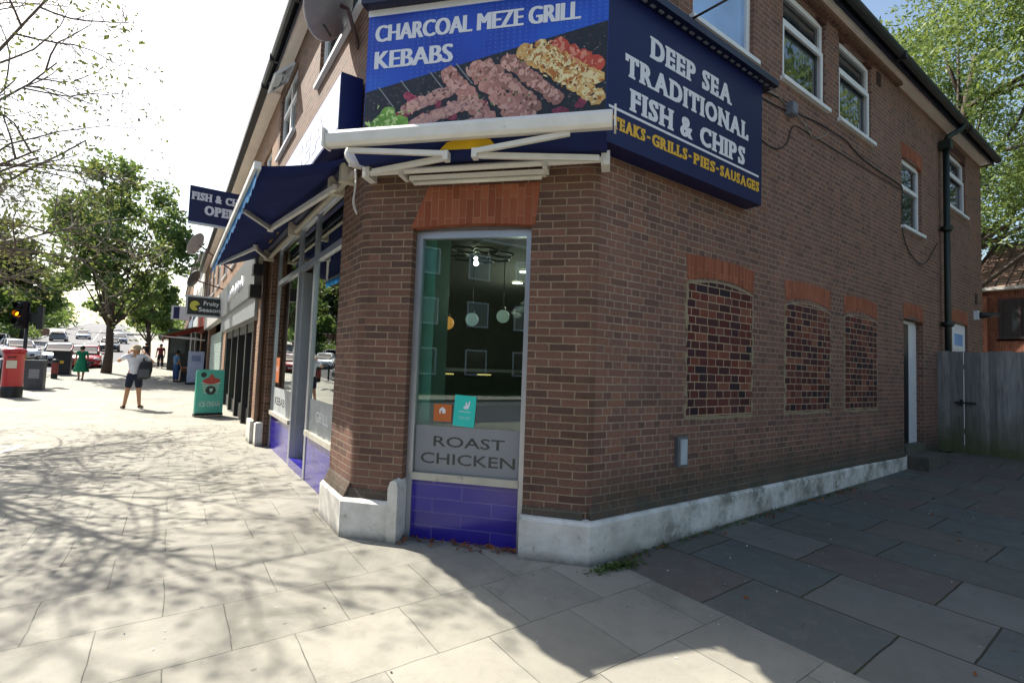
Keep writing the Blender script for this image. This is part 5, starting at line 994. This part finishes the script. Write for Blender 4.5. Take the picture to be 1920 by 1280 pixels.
def person(label, loc, rotz, pose, top, bottom, topm, botm, shoem, hair=None, scale=1, dress=False, hatm=None, extra=None):
    """pose: dict of joint positions in metres; x right, y ahead, z up"""
    P = dict(pelvis=(0, 0, .94), waist=(0, 0, 1.10), chest=(0, 0, 1.33), neck=(0, .01, 1.47), head=(0, .03, 1.57), crown=(0, .03, 1.69), lhip=(-.09, 0, .90), rhip=(.09, 0, .90), lkn=(-.11, .03, .50), rkn=(.11, .03, .50), lan=(-.12, -.02, .09), ran=(.12, -.02, .09), ltoe=(-.14, .15, .04), rtoe=(.14, .15, .04),
             lsh=(-.18, 0, 1.40), rsh=(.18, 0, 1.40), lel=(-.24, -.02, 1.12), rel=(.24, -.02, 1.12), lwr=(-.24, .08, .88), rwr=(.24, .08, .88)); P.update(pose)
    t = thing('person', label, 'person', loc, rotz); t.scale = (scale,)*3
    V = [(*P['pelvis'], .12, .095), (*P['waist'], .125, .10), (*P['chest'], .15, .11), (*P['neck'], .055), (*P['head'], .082, .09), (*P['crown'], .07, .08)]; E = [(0, 1), (1, 2), (2, 3), (3, 4), (4, 5)]
    def chain(start, pts):
        a = start
        for p in pts: V.append(p); E.append((a, len(V)-1)); a = len(V)-1
        return a
    for s in 'lr':
        chain(0, [(*P[s+'hip'], .095), (*P[s+'kn'], .06), (*P[s+'an'], .042), (*P[s+'toe'], .036)])
        w = chain(2, [(*P[s+'sh'], .06), (*P[s+'el'], .042), (*P[s+'wr'], .028)])
        wr = Vector(P[s+'wr']); d = (wr-Vector(P[s+'el'])).normalized(); sd = d.cross(Vector((0, 1, .2))).normalized()
        pm_ = wr+d*.07; pi = chain(w, [(*pm_, .034, .02)])
        for k in range(4): b_ = pm_+sd*(.024-.016*k)+d*.03; l = (.07, .08, .075, .055)[k]; q1 = b_+d*l*.5+Vector((0, .012, 0)); q2 = b_+d*l*.85+Vector((0, .035, 0)); chain(pi, [(*b_, .009), (*q1, .0085), (*q2, .007)])
        th = wr+d*.035+sd*.035; chain(w, [(*th, .011), (*(th+d*.04+sd*.02), .009)])
    hd = Vector(P['head']); V.append((*(hd+Vector((0, .11, .01))), .014)); E.append((4, len(V)-1))
    for s in (-1, 1): V.append((*(hd+Vector((.09*s, 0, .01))), .016)); E.append((4, len(V)-1))
    skin('body', V, E, SKIN, t)
    g = 1.18; TV = [(*P['waist'], .15, .125), (*P['chest'], .172, .135), (P['neck'][0], P['neck'][1], P['neck'][2]-.045, .075)]; TE = [(0, 1), (1, 2)]
    TV.append((P['pelvis'][0], P['pelvis'][1], P['pelvis'][2]-.03, .18, .155)); TE.append((0, 3))
    for s in 'lr':
        sh, el = Vector(P[s+'sh']), Vector(P[s+'el']); TV.append((*sh, .078)); TE.append((1, len(TV)-1)); TV.append((*sh.lerp(el, .62), .068)); TE.append((len(TV)-2, len(TV)-1))
    skin(top, TV, TE, topm, t)
    if dress:
        mb = MB(); mb.lathe([(.15, 1.10), (.19, .95), (.25, .70), (.33, .42), (.32, .41), (.2, .75)], (P['pelvis'][0], P['pelvis'][1], 0), 18); mb.build(bottom, botm, t, local=True)
    else:
        LV = [(P['pelvis'][0], P['pelvis'][1], P['pelvis'][2]+.10, .155, .13), (*P['pelvis'], .165, .14)]; LE = [(0, 1)]
        for s in 'lr':
            h, k_ = Vector(P[s+'hip']), Vector(P[s+'kn']); LV.append((*(h-Vector((0, 0, .05))), .112)); LE.append((1, len(LV)-1)); e = h.lerp(k_, .92) if bottom == 'shorts' else Vector(P[s+'an'])+Vector((0, 0, .02)); LV.append((*h.lerp(e, .6), .095)); LE.append((len(LV)-2, len(LV)-1)); LV.append((*e, .088 if bottom == 'shorts' else .06)); LE.append((len(LV)-2, len(LV)-1))
        skin(bottom, LV, LE, botm, t)
    for s in 'lr':
        a, b = Vector(P[s+'an']), Vector(P[s+'toe']); skin('shoe', [(a.x, a.y-.05, .045, .045), (a.x, a.y+.02, .06, .048), (b.x, b.y-.02, .04, .046, .036), (b.x, b.y+.06, .035, .036, .026)], [(0, 1), (1, 2), (2, 3)], shoem, t)
    h = Vector(P['head'])
    if hatm:
        mb = MB(); mb.lathe([(.001, .175), (.07, .165), (.105, .11), (.112, .055), (.17, .035), (.175, .03), (.11, .045)], h-Vector((0, 0, .0)), 20); mb.build('hat', hatm, t, local=True)
    if hair:
        mb = MB(); mb.sphere(h+Vector((0, -.018, .055)), .108, 14, (.95, 1.0, 1.08)); mb.build('hair', hair, t, local=True)
    return t
NAVYC = plain('navy_cloth', '#1b2138', .9, bmp=.2); WHC = plain('pale_lilac_shirt_cloth', '#dfe0ec', .9, bmp=.15); GRC = plain('emerald_dress_cloth', '#0f7a52', .85, bmp=.2, var=.15); REDC = plain('maroon_cloth', '#7a2a2e', .9); BLUC = plain('denim_blue_cloth', '#34507a', .9); DKC = plain('charcoal_cloth', '#26262b', .9); SHO = plain('brown_sandal_leather', '#4a3a30', .6); HATM = plain('beige_hat_cloth', '#b9a888', .9); HAIR = plain('dark_hair', '#171310', .6, scale=40)
mx, my = -3.78, 14.75
man = person('person from behind in pale shirt, navy shorts and beige hat, arms raised', G0(mx, my), R(-4), dict(lel=(-.40, .10, 1.26), lwr=(-.20, .25, 1.50), rel=(.40, .10, 1.24), rwr=(.20, .25, 1.48), lsh=(-.19, 0, 1.42), rsh=(.19, 0, 1.42), lan=(-.17, -.05, .09), ltoe=(-.24, .10, .04), lkn=(-.13, .02, .5), ran=(.15, 0, .09), rtoe=(.20, .16, .04)), 'shirt', 'shorts', WHC, NAVYC, SHO, None, 1.06, hatm=HATM)
bp = thing('backpack', 'dark backpack slung on the right shoulder of the person in the beige hat', 'backpack', G0(mx+.2, my-.2)); z0 = bp.location.z; x, y = bp.location.x, bp.location.y
mb = MB(); mb.loft([[(x+a*w+.02*k, y-.02+b*d, z0+h) for a, b in ((1, .5), (.7, 1), (-.7, 1), (-1, .5), (-1, -.6), (-.7, -1), (.7, -1), (1, -.6))] for k, (h, w, d) in enumerate(((.86, .10, .08), (.90, .15, .12), (1.1, .17, .14), (1.3, .15, .12), (1.40, .09, .07)))]); mb.build('bag', plain('black_nylon', '#20202a', .7, bmp=.2), bp)
mb = MB(); mb.tube([(x, y+.05, z0+1.38), (x-.03, y+.18, z0+1.55), (x-.02, y+.33, z0+1.45), (x+.03, y+.34, z0+1.2), (x+.08, y+.16, z0+.95)], .02, 6); mb.build('strap', DKC, bp); mb = MB(); mb.box(x-.10, x+.14, y-.17, y-.13, z0+.92, z0+1.15); mb.build('front_pocket', plain('grey_nylon', '#50505c', .7), bp, bevel=.02)
wom = person('person in a long green dress with dark hair walking away beside the black bin', G0(-6.65, 29.6), R(20), dict(lel=(-.25, -.05, 1.13), rwr=(.22, .12, .90), lan=(-.10, -.14, .10), ltoe=(-.10, .0, .05), lkn=(-.10, .02, .5), ran=(.10, .10, .09), rtoe=(.11, .26, .04)), 'bodice', 'skirt', GRC, GRC, DKC, HAIR, 1.0, dress=True)
hb = thing('handbag', 'black handbag hanging at the side of the person in the green dress', 'handbag', G0(-6.38, 29.5)); x, y, z0 = hb.location; mb = MB(); mb.loft([[(x+a*.06, y+b*w, z0+h) for a, b in ((1, 1), (-1, 1), (-1, -1), (1, -1))] for h, w in ((.62, .13), (.66, .16), (.84, .14), (.87, .11))], smooth=False); mb.build('bag', BLACKR, hb, bevel=.02); mb = MB(); mb.tube([(x, y-.1, z0+.86), (x-.03, y-.03, z0+1.02), (x, y+.1, z0+.86)], .01, 6); mb.build('handle', BLACKR, hb)
person('person in a maroon top standing far up the pavement beyond the hat', G0(-3.6, 39.6), R(170), {}, 'top', 'trousers', REDC, DKC, DKC, HAIR, 1.0)
person('person in a charcoal top walking far up the pavement, left of the maroon one', G0(-4.5, 41.5), R(10), dict(lan=(-.1, -.2, .1), ltoe=(-.1, -.06, .05), ran=(.1, .18, .09), rtoe=(.1, .32, .04)), 'top', 'trousers', DKC, BLUC, DKC, HAIR, 1.0)
person('person in blue standing at the shop doors beside the fruit stand', G0(-2.7, 28.6), R(-60), {}, 'top', 'trousers', plain('sky_blue_cloth', '#5a86a8', .9), BLUC, DKC, HAIR, .98)

# ---------------------------------------------------------------- cars
TYRE = plain('tyre_rubber', '#141414', .85); RIM = plain('alloy_rim', '#9a9ca0', .3, metal=.8); PLATE = plain('white_plate', '#d0d0c8', .5); LAMP = plain('headlamp_lens', '#c4ccd4', .08); DARKG = plain('dark_grille', '#111214', .5)
def paint(n, c): return plain(n, c, .25, var=.03, coat=1.0)
PAINT0 = paint('silver_car_paint', '#9aa2aa')
def ringc(y, w, zb, zt, tuck=.12): return [(w-tuck, y, zb), (w-.02, y, zb+.1), (w, y, (zb+zt)/2), (w-.03, y, zt-.06), (w-tuck, y, zt), (-w+tuck, y, zt), (-w+.03, y, zt-.06), (-w, y, (zb+zt)/2), (-w+.02, y, zb+.1), (-w+tuck, y, zb)]
def make_car(label):
    t = thing('car', label, 'car')
    mb = MB(); mb.loft([ringc(*q) for q in ((-2.08, .66, .34, .56, .2), (-2.02, .78, .24, .66, .18), (-1.8, .85, .2, .78), (-1.3, .88, .19, .89), (-.9, .885, .18, .95), (.2, .89, .18, .98), (1.5, .885, .2, 1.0), (1.95, .84, .25, .96), (2.06, .72, .36, .86, .2))]); mb.build('body', PAINT0, t, local=True)
    def cab(y, w, zt): return [(w*.97+.05, y, .93), (w+.01, y, zt-.08), (w-.1, y, zt), (-w+.1, y, zt), (-w-.01, y, zt-.08), (-w*.97-.05, y, .93)]
    mb = MB(); mb.loft([cab(-1.05, .70, 1.02), cab(-.75, .70, 1.13), cab(-.15, .66, 1.42), (cab(.5, .65, 1.48)), cab(1.2, .65, 1.45), cab(1.75, .66, 1.22), cab(1.95, .68, 1.03)], smooth=False); mb.build('windows', CARG, t, local=True)
    mb = MB(); mb.loft([[(w, y, z-.03), (w-.06, y, z+.015), (-w+.06, y, z+.015), (-w, y, z-.03)] for y, w, z in ((-.2, .63, 1.40), (.1, .645, 1.455), (.5, .65, 1.48), (1.0, .65, 1.465), (1.35, .64, 1.40))]); mb.build('roof', PAINT0, t, local=True)
    mb = MB()
    for s in (-1, 1):
        mb.tube([(s*.74, -1.02, .95), (s*.645, -.18, 1.40)], .03, 6); mb.tube([(s*.735, .35, .95), (s*.665, .4, 1.44)], .03, 6); mb.tube([(s*.71, 1.9, .96), (s*.64, 1.33, 1.42)], .06, 6)
    mb.build('pillars', PAINT0, t, local=True)
    for sx in (-1, 1):
        for y in (-1.28, 1.28):
            mb = MB(); mb.lathe([(.19, -.1), (.30, -.11), (.315, -.06), (.315, .06), (.30, .11), (.19, .1)], (sx*.78, y, .315), 20, axis=(1, 0, 0)); w = mb.build('wheel', TYRE, t, local=True)
            mb = MB(); mb.lathe([(.001, .085*sx), (.06, .10*sx), (.19, .09*sx), (.2, .10*sx)], (sx*.78, y, .315), 14, axis=(1, 0, 0)); mb.build('rim', RIM, w, local=True)
        mb = MB(); mb.sphere((sx*.62, -1.93, .68), .17, 12, (1, .55, .55)); mb.build('headlight', LAMP, t, local=True)
        mb = MB(); mb.sphere((sx*.95, -.72, 1.0), .10, 10, (1, .6, .7)); mb.build('mirror', PAINT0, t, local=True)
        mb = MB(); mb.sphere((sx*.68, 2.0, .78), .12, 10, (1, .4, .9)); mb.build('tail_light', plain('red_lens', '#7a1416', .2), t, local=True)
    mb = MB(); mb.box(-.5, .5, -2.10, -2.05, .36, .54); mb.build('grille', DARKG, t, local=True, bevel=.02); mb = MB(); mb.box(-.26, .26, -2.125, -2.10, .40, .51); mb.build('number_plate', PLATE, t, local=True)
    return t
car0 = make_car('pale silver car facing this way in the road, just left of the green dress')
cars = [(car0, -9.35, 42.5, 8, None, None),
        (None, -7.75, 40.5, 5, '#a3141f', 'red car facing this way, half hidden behind the street tree trunk'),
        (None, -12.2, 47, 20, '#d8dade', 'white car behind the silver one, turning at the junction'),
        (None, -11.5, 33, 85, '#cfd3d8', 'white car side on behind the post box, only its roof showing'),
        (None, -8.6, 66, 4, '#23262c', 'black car approaching, just right of the tree trunk'),
        (None, -16.4, 62, 184, '#3c4a5c', 'dark blue parked car by the garden wall'), (None, -16.2, 90, 184, '#8c96a2', 'grey car parked on the left up the hill'), (None, -15.2, 104, 4, '#c9ccd0', 'white car high up the hill on the left'), (None, -9.6, 92, 4, '#7a828c', 'grey car coming down the hill right of the trunk'), (None, -12.5, 128, 4, '#d4d6da', 'white car at the top of the hill')]
for i, (o, x, y, a, c, lab) in enumerate(cars):
    if o is None: o = dup(car0, label=lab, mats={PAINT0: paint(['red', 'white', 'bright_white', 'black', 'blue', 'grey', 'off_white', 'mid_grey', 'clean_white'][i-1]+'_car_paint', c)})
    sl = (gz(x, y+1)-gz(x, y-1))/2; o.location = (x, y, gz(x, y)-.12); o.rotation_euler = (math.atan(sl)*math.cos(R(a)), 0, R(a)); o['group'] = 'cars in the street'

# ---------------------------------------------------------------- trees
def leaves(name, P, size, mat, parent, asp=.6, flat=0):
    n = len(P); N = rng.normal(size=(n, 3)); N[:, 2] += flat*np.sign(N[:, 2]); N /= np.linalg.norm(N, axis=1)[:, None]; A = np.cross(N, rng.normal(size=(n, 3))); A /= np.linalg.norm(A, axis=1)[:, None]; B = np.cross(N, A)
    s = size*rng.uniform(.6, 1.3, n)[:, None]; A *= s; B *= s*asp
    off = np.zeros(3); o = parent
    while o is not None: off += np.array(o.location); o = o.parent
    P = P-off; V = np.stack([P-A, P+B*.9-A*.1, P+A, P-B*.9-A*.1], 1).reshape(-1, 3)
    me = bpy.data.meshes.new(name); me.vertices.add(n*4); me.vertices.foreach_set('co', V.astype(np.float32).ravel()); me.loops.add(n*4); me.loops.foreach_set('vertex_index', np.arange(n*4, dtype=np.int32)); me.polygons.add(n); me.polygons.foreach_set('loop_start', np.arange(0, n*4, 4, dtype=np.int32)); me.update(); me.validate()
    me.materials.append(mat); ob = bpy.data.objects.new(name, me); COL.objects.link(ob); ob.parent = parent; return ob
def tree(name, label, x, y, H, tr, cz, rad, nclump, per, size, mat, seed, lean=(0, 0), group=None, asp=.6, clr=.3, z0=None, lstep=2):
    z = gz(x, y) if z0 is None else z0; t = thing(name, label, 'tree', (x, y, z), group=group); q = np.random.default_rng(seed)
    C = []; 
    while len(C) < nclump:
        d = q.normal(size=3); d /= np.linalg.norm(d); rr = q.uniform(.35, 1)**.6; c = d*rr*np.array(rad)
        if c[2] < -rad[2]*.85: continue
        C.append(c)
    C = np.array(C)+np.array([x+lean[0], y+lean[1], z+cz]); L = []
    for c in C: k = q.uniform(.6, 1.3); m = int(per*k); g = q.normal(size=(m, 3)); g /= np.linalg.norm(g, axis=1)[:, None]; g *= (q.uniform(0, 1, (m, 1))**.45)*clr*k*np.array(rad)*np.array([1, 1, .7]); L.append(c+g)
    top = Vector((x+lean[0]*.6, y+lean[1]*.6, z+cz+rad[2]*.3)); mb = MB(); n = 7; pts = [Vector((x, y, z-.2)).lerp(top, i/n)+Vector((q.uniform(-.05, .05), q.uniform(-.05, .05), 0))*(i > 0) for i in range(n+1)]
    mb.tube(pts, [tr*1.25]+[tr*(1-.75*i/n) for i in range(1, n+1)], 10); mb.build('trunk', BARK, t); mb = MB()
    for c in C[::lstep]:
        b = pts[int(q.integers(2, n))]; c = Vector(c); mid = b.lerp(c, .5)+Vector((0, 0, -.1*(c-b).length)); l = (c-b).length; mb.tube([b, mid, c], [tr*.3, tr*.16, tr*.05], 5)
    mb.build('limbs', BARK, t); leaves('crown', np.concatenate(L), size, mat, t, asp); return t
tree('street_tree', 'tall leafy street tree rising from the pavement behind the walkers', -6.1, 34.6, 13, .23, 8.3, (4.0, 4.0, 4.6), 105, 135, .16, LEAF, 5, (0.25, 0), 'trees along the street', clr=.21)
tree('street_tree', 'leafy tree standing beyond the first street tree, low over the parked cars', -4.6, 47, 10, .2, 4.9, (2.0, 2.4, 2.5), 36, 150, .2, LEAF, 6, (0, 0), 'trees along the street')
tree('street_tree', 'dark spreading tree across the road behind the traffic light', -19, 62, 12, .4, 8.0, (5, 5, 4.6), 50, 170, .3, LEAFD, 8, group='trees along the street')
tree('street_tree', 'round green tree over the garden hedge left of the road', -18.8, 84, 9, .3, 6.2, (4.6, 4.6, 4.4), 40, 160, .34, LEAF, 9, group='trees along the street')
tree('street_tree', 'distant tree at the top of the hill', -15, 150, 12, .3, 7.5, (6, 6, 5), 30, 120, .5, LEAF, 10, group='trees along the street')
L = []
for k in range(46):
    y = random.uniform(115, 260); side = random.random() < .7; x = lerpl(KERB2, y)-random.uniform(4, 45) if side else lerpl(KERB, y)+random.uniform(3, 10); c = np.array([x, y, gz(x, y)+random.uniform(2, 6)]); L.append(c+rng.normal(size=(420, 3))*np.array([2.2, 2.2, 1.9]))
tag(leaves('far_trees', np.concatenate(L), .55, LEAF, None), 'hazy mass of trees far off on the hill', 'trees', None, 'stuff')
h = thing('hedge', 'low shaggy hedge bordering the road on the left hill', 'hedge', G0(-19.6, 78)); L = []
for k in range(26): c = np.array([-19.8+rng.normal()*.2, 66+k*1.2, gz(-19, 66+k*1.2)+.9]); L.append(c+rng.normal(size=(150, 3))*np.array([.45, .7, .55]))
leaves('foliage', np.concatenate(L), .17, LEAF, h)
# the near half-bare tree whose twigs fill the upper left and shade the paving
def sparse(label, x, y, seed):
    q = random.Random(seed); z = gz(x, y); t = thing('sparse_tree', label, 'tree', (x, y, z)); tb = MB(); bb = MB(); tw = MB(); L = []
    def grow(mb, p, d, l, r0, n, wig, droop):
        pts = [p]; dirs = [d]
        for i in range(n):
            d = (d+Vector((q.gauss(0, wig), q.gauss(0, wig), q.gauss(0, wig)-droop))).normalized(); p = p+d*(l/n); pts.append(p); dirs.append(d)
        mb.tube(pts, [r0*(1-.7*i/n) for i in range(n+1)], 8 if r0 > .05 else (5 if r0 > .015 else 3), False); return pts, dirs
    tp, td = grow(tb, Vector((x, y, z-.2)), Vector((.05, -.03, 1)), 5.0, .23, 6, .05, 0)
    lim = []
    for k in range(11):
        a = R(-45)+k*2*math.pi/11*.92+q.uniform(-.15, .15); el = q.uniform(.12, .85); b = tp[3+k % 4]; d = Vector((math.cos(a)*math.cos(el), math.sin(a)*math.cos(el), math.sin(el)))
        lim.append((b, d, q.uniform(3.6, 4.6)))
    for a, el, l in ((-.2, .12, 3.7), (-.55, .2, 4.8), (-.9, .35, 5.0), (.2, .45, 3.9), (-.35, .6, 4.6), (-.7, .8, 5.0), (0.05, .85, 4.6), (-.2, 1.05, 5.2), (-.85, .3, 5.8), (-1.05, .55, 5.6), (-1.2, .35, 6.6), (-1.4, .6, 6.4), (-1.15, .8, 5.6), (-1.6, .4, 6.0)): lim.append((tp[4], Vector((math.cos(a)*math.cos(el), math.sin(a)*math.cos(el), math.sin(el))), l))
    def kids(pts, dirs, n, lo, f):
        for _ in range(n):
            u = q.uniform(lo, 1)*(len(pts)-1); i = min(int(u), len(pts)-2); p = pts[i].lerp(pts[i+1], u-i); d = dirs[i]; ax = d.orthogonal().normalized(); ax.rotate(Matrix.Rotation(q.uniform(0, 6.28), 3, d)); yield p, (d*q.uniform(.5, .9)+ax*q.uniform(.5, .9)*Vector((1, 1, .7)).length/1.6).normalized(), f
    for b, d, l in lim:
        P1, D1 = grow(bb, b, d, l, .042, 8, .12, -.012)
        for p, d2, _ in kids(P1, D1, 8, .2, 0):
            if p.z < 3.1 or (p.x > -4.3 and p.y > 6.5): continue
            P2, D2 = grow(bb, p, d2, q.uniform(1.0, 2.0), .017, 6, .16, .008)
            for p3, d3, _ in kids(P2, D2, 6, .15, 0):
                P3, D3 = grow(tw, p3, d3, q.uniform(.4, .95), .007, 4, .2, .01)
                for p4, d4, _ in kids(P3, D3, 4, .2, 0): P4, D4 = grow(tw, p4, d4, q.uniform(.15, .4), .0038, 2, .2, .02); L += [np.array(P4[-1])+np.array([q.gauss(0, .05) for _ in range(3)]) for _ in range(2)]
                if q.random() < .5: L += [np.array(P3[-1])+np.array([q.gauss(0, .08) for _ in range(3)]) for _ in range(3)]
    tb.build('trunk', BARK, t); bb.build('limbs', plain('grey_limb_bark', '#6b6158', .9, var=.3, scale=14), t); tw.build('twigs', plain('pale_twig_bark', '#8f8378', .9), t); leaves('sparse_leaves', np.array(L), .044, LEAFS, t, .55); return t
sparse('near half-bare tree with fine twigs and few leaves overhanging the pavement from the left', -8.2, 10.2, 4)
# ash beyond the fence, and greenery that the upper panes mirror
tree('ash_tree', 'large bright green ash tree towering behind the wooden fence', 21.5, 3.5, 15, .35, 12.4, (6.0, 6.0, 6.6), 190, 430, .105, LEAFA, 21, (1.2, -2.5), asp=.36, clr=.2, lstep=9)
tree('ash_tree', 'lower green tree right of the big ash beyond the fence', 24, -7.5, 11, .3, 8.5, (4.5, 5, 5), 80, 300, .12, LEAFA, 22, asp=.36, lstep=6)
tree('garden_tree', 'broad tree beside the yard mirrored in the upper windows', 17.5, -9.5, 16, .4, 10.5, (5, 5, 6), 90, 200, .2, LEAFA, 23)

# ---------------------------------------------------------------- fence, houses
def boards(name, label, y0, y1, x0, top, w, grp=None, seed=0):
    t = thing(name, label, 'gate' if 'gate' in name else 'fence', (x0, (y0+y1)/2, gz(x0, 0)), group=grp); mb = MB(); q = random.Random(seed); y = y0; g0 = gz(x0, 0)
    while y < y1-.01:
        e = min(y+w, y1); zt = top+q.uniform(-.012, .012); tl = q.uniform(-.004, .004)
        mb.prism([(-e-.012, 0), (-y, .012), (-y, .022), (-e-.012, .012)], g0+.04+q.uniform(0, .02), zt, Frame((x0, 0, 0), (0, -1, 0), (-1, 0, 0), (0, 0, 1))); y = e
    mb.build('boards', TIMBER, t); mb = MB(); mb.box(x0+.01, x0+.06, y0, y1, g0+.4, g0+.5).box(x0+.01, x0+.06, y0, y1, g0+1.6, g0+1.7); mb.build('rails', TIMBER, t); return t
sg = boards('side_gate', 'narrow weathered grey boarded gate against the drainpipe and shop wall', -.385, -.02, 9.25, 2.21, .10, 'boarded gates closing the yard', 1)
mb = MB(); mb.box(9.19, 9.22, -.56, -.26, 1.23, 1.26).box(9.185, 9.22, -.38, -.34, 1.19, 1.30); mb.build('bolt', BLACK, sg)
boards('yard_gate', 'wide grey boarded gate, green with algae at the foot, right of the narrow gate', -2.2, -.405, 9.26, 2.19, .105, 'boarded gates closing the yard', 2)
boards('yard_fence', 'grey boarded fence running on right of the wide gate', -9, -2.25, 9.28, 2.19, .14, None, 3)
def house(name, label, x0, x1, y0, y1, z, H, ridge, wallm, axis, wins, fr, roofm, chim=True, group=None):
    t = thing(name, label, 'house', ((x0+x1)/2, (y0+y1)/2, z), group=group); mb = MB(); mb.box(x0, x1, y0, y1, z-1, z+H); mb.build('wall', wallm, t)
    mb = MB(); o = .3
    if axis == 'y': mb.prism([(x0-o, z+H), ((x0+x1)/2, z+ridge), (x1+o, z+H)], -y1-o, -y0+o, Frame((0, 0, 0), (1, 0, 0), (0, 0, 1), (0, -1, 0)))
    else: mb.prism([(y0-o, z+H), ((y0+y1)/2, z+ridge), (y1+o, z+H)], x0-o, x1+o, Frame((0, 0, 0), (0, 1, 0), (0, 0, 1), (1, 0, 0)))
    ro = mb.build('roof', roofm, t)
    if chim: mb = MB(); mb.box((x0+x1)/2-.4, (x0+x1)/2+.4, y1-1, y1-.3, z+ridge-.8, z+ridge+1.0); mb.build('chimney', wallm, ro)
    mb = MB(); mb.box(x0-.34, x1+.34, y0-.34, y1+.34, z+H-.12, z+H-.01); mb.build('eaves', fr, t)
    for F, w in wins: window(F, w, t, mat=fr, rec=-.055, fr=.09)
    return t
TILER = brick('pantile_roof', ['#84695e', '#957868', '#a38676', '#765e54'], '#40322c', .24, .30, ms=.02, squash=1, speck=.1)
BRWIN = plain('dark_brown_frame', '#2a1f1c', .5)
FH = Frame((22.4, 0, 0), (0, -1, 0), (0, 0, 1), (-1, 0, 0))
hr = house('brick_house', 'red brick house with a pantiled roof behind the yard fence', 22.4, 30, -6, 2.0, .3, 4.95, 7.4, BHOUSE, 'y', [], plain('white_bargeboard', '#b9b6b0', .6), TILER, False)
for w in ((-1.45, -.35, 3.3, 4.8), (2.0, 3.2, 3.05, 4.75), (-1.45, -.35, .9, 2.4)): window(FH, w, hr, mat=BRWIN, rec=-.055, fr=.1, mull=[(w[0]+w[1])/2])
mb = MB(); mb.box(22.1, 22.4, 1.72, 2.0, 0, 4.9); mb.build('brick_buttress', BHOUSE, hr)
for k, (y0, lab) in enumerate(((86, 'brick terraced house on the left with a pale porch, nearest'), (94, 'brick terraced house on the left, second up the hill'), (102, 'brick terraced house on the left, third up the hill'), (110, 'brick terraced house on the left, farthest up the hill'))):
    z = gz(-24, y0+4)-.2; F = Frame((-23, 0, z), (0, 1, 0), (0, 0, 1), (1, 0, 0)); FS = Frame((0, y0, z), (1, 0, 0), (0, 0, 1), (0, -1, 0))
    house('terraced_house', lab, -31, -23, y0, y0+7.9, z, 5.6, 8.6, BFAR, 'y', [(F, (y0+1, y0+2.6, 3.5, 4.9)), (F, (y0+4.6, y0+6.6, 3.5, 4.9)), (F, (y0+1, y0+3, .8, 2.4)), (FS, (-25.4, -24.0, 3.4, 4.9)), (FS, (-25.4, -24.0, .8, 2.4))], UPVC, ROOF, True, 'terraced houses on the hill')
for k, (y0, lab) in enumerate(((2, 'brick house with a chimney across the road, opposite the shop door'), (12, 'brick house across the road, second along'), (22, 'brick house across the road, third along'), (32, 'brick house across the road, fourth along'), (42, 'brick house across the road, fifth along'))):
    F = Frame((-25, 0, 0), (0, 1, 0), (0, 0, 1), (1, 0, 0))
    house('terraced_house', lab, -34, -25, y0, y0+8.6, 0, 5.4, 8.4, BFAR, 'y', [(F, (y0+1, y0+3, 3.3, 4.7)), (F, (y0+5.4, y0+7.2, 3.3, 4.7)), (F, (y0+1, y0+3.2, .8, 2.4))], UPVC, ROOF, True, 'houses across the road')
gw = thing('garden_wall', 'low brick garden wall in front of the terraced houses', 'wall', G0(-21, 84)); mb = MB()
for y in range(58, 112, 3): mb.box(-20.9, -20.6, y, y+3, gz(-21, y)-.5, gz(-21, y+3)+1.0)
mb.build('brickwork', BFAR, gw)
# the block across the road that the corner glass mirrors
OLV = brick('olive_stock_brick', ['#5c5a40', '#66634a', '#6f6a4e', '#555338'], '#7a765f', .225, .075, speck=.1)
for k, (y0, lab) in enumerate(((-46, 'stock brick flats across the road, south end'), (-31, 'stock brick flats across the road, middle block'), (-16, 'stock brick flats across the road, north end'))):
    F = Frame((-24, 0, 0), (0, 1, 0), (0, 0, 1), (1, 0, 0)); W_ = [(F, (y0+1.2+i*3.4, y0+2.7+i*3.4, z, z+1.6)) for i in range(4) for z in (1.0, 4.0, 7.0)]
    house('brick_flats', lab, -34, -24, y0, y0+14.8, 0, 9.6, 12.5, OLV, 'y', W_, UPVC, ROOF, False, 'flats across the road')

# ---------------------------------------------------------------- litter and weeds
def scatter(name, pts, size, mat, label, cat, asp=.6):
    o = leaves(name, np.array(pts), size, mat, None, asp, 2.0); return tag(o, label, cat, None, 'stuff')
P = []
for _ in range(90):
    s = random.uniform(.6, 1.66); q = FC.p(-s, .012+random.uniform(0, .02), -.07+abs(random.gauss(0, .07))); P.append(tuple(q))
for _ in range(70): x = random.uniform(.2, 5); P.append((x, -.12-abs(random.gauss(0, .08)), gz(x, 0)+.015))
for _ in range(40): x = random.uniform(.3, 8); y = random.uniform(-3, -.3); P.append((x, y, gz(x, y)+.01))
scatter('fallen_leaves', P, .028, LEAFB, 'brown curled leaves gathered along the foot of the tiles and plinth', 'fallen leaves')
P = []
for _ in range(420): x = .02+random.gauss(.12, .14); y = -.16-abs(random.gauss(0, .05))-.12*max(0, x); P.append((x, y, gz(x, y)+random.uniform(0, .045)))
for _ in range(500): x = random.uniform(.3, 5.5); P.append((x, -.115-abs(random.gauss(0, .035)), gz(x, 0)+random.uniform(0, .03)))
for _ in range(60): P.append((XB-.12+random.gauss(0, .03), 7.15+random.uniform(-.1, .5), random.uniform(0, .1)))
scatter('weeds', P, .022, leafm('weed_leaf', ['#33491c', '#47602a', '#5a6e34'], .3), 'small green weeds sprouting at the foot of the corner plinth and yard wall', 'weeds', .35)
P = []
for _ in range(200): x = random.uniform(-6, 9); y = random.uniform(-2.5, 9 if x < -2 else -.2); P.append((x, y, gz(x, y)+.004))
scatter('litter_specks', P, .010, plain('paper_scrap', '#b9b8b2', .8), 'tiny pale scraps scattered over the paving', 'litter')
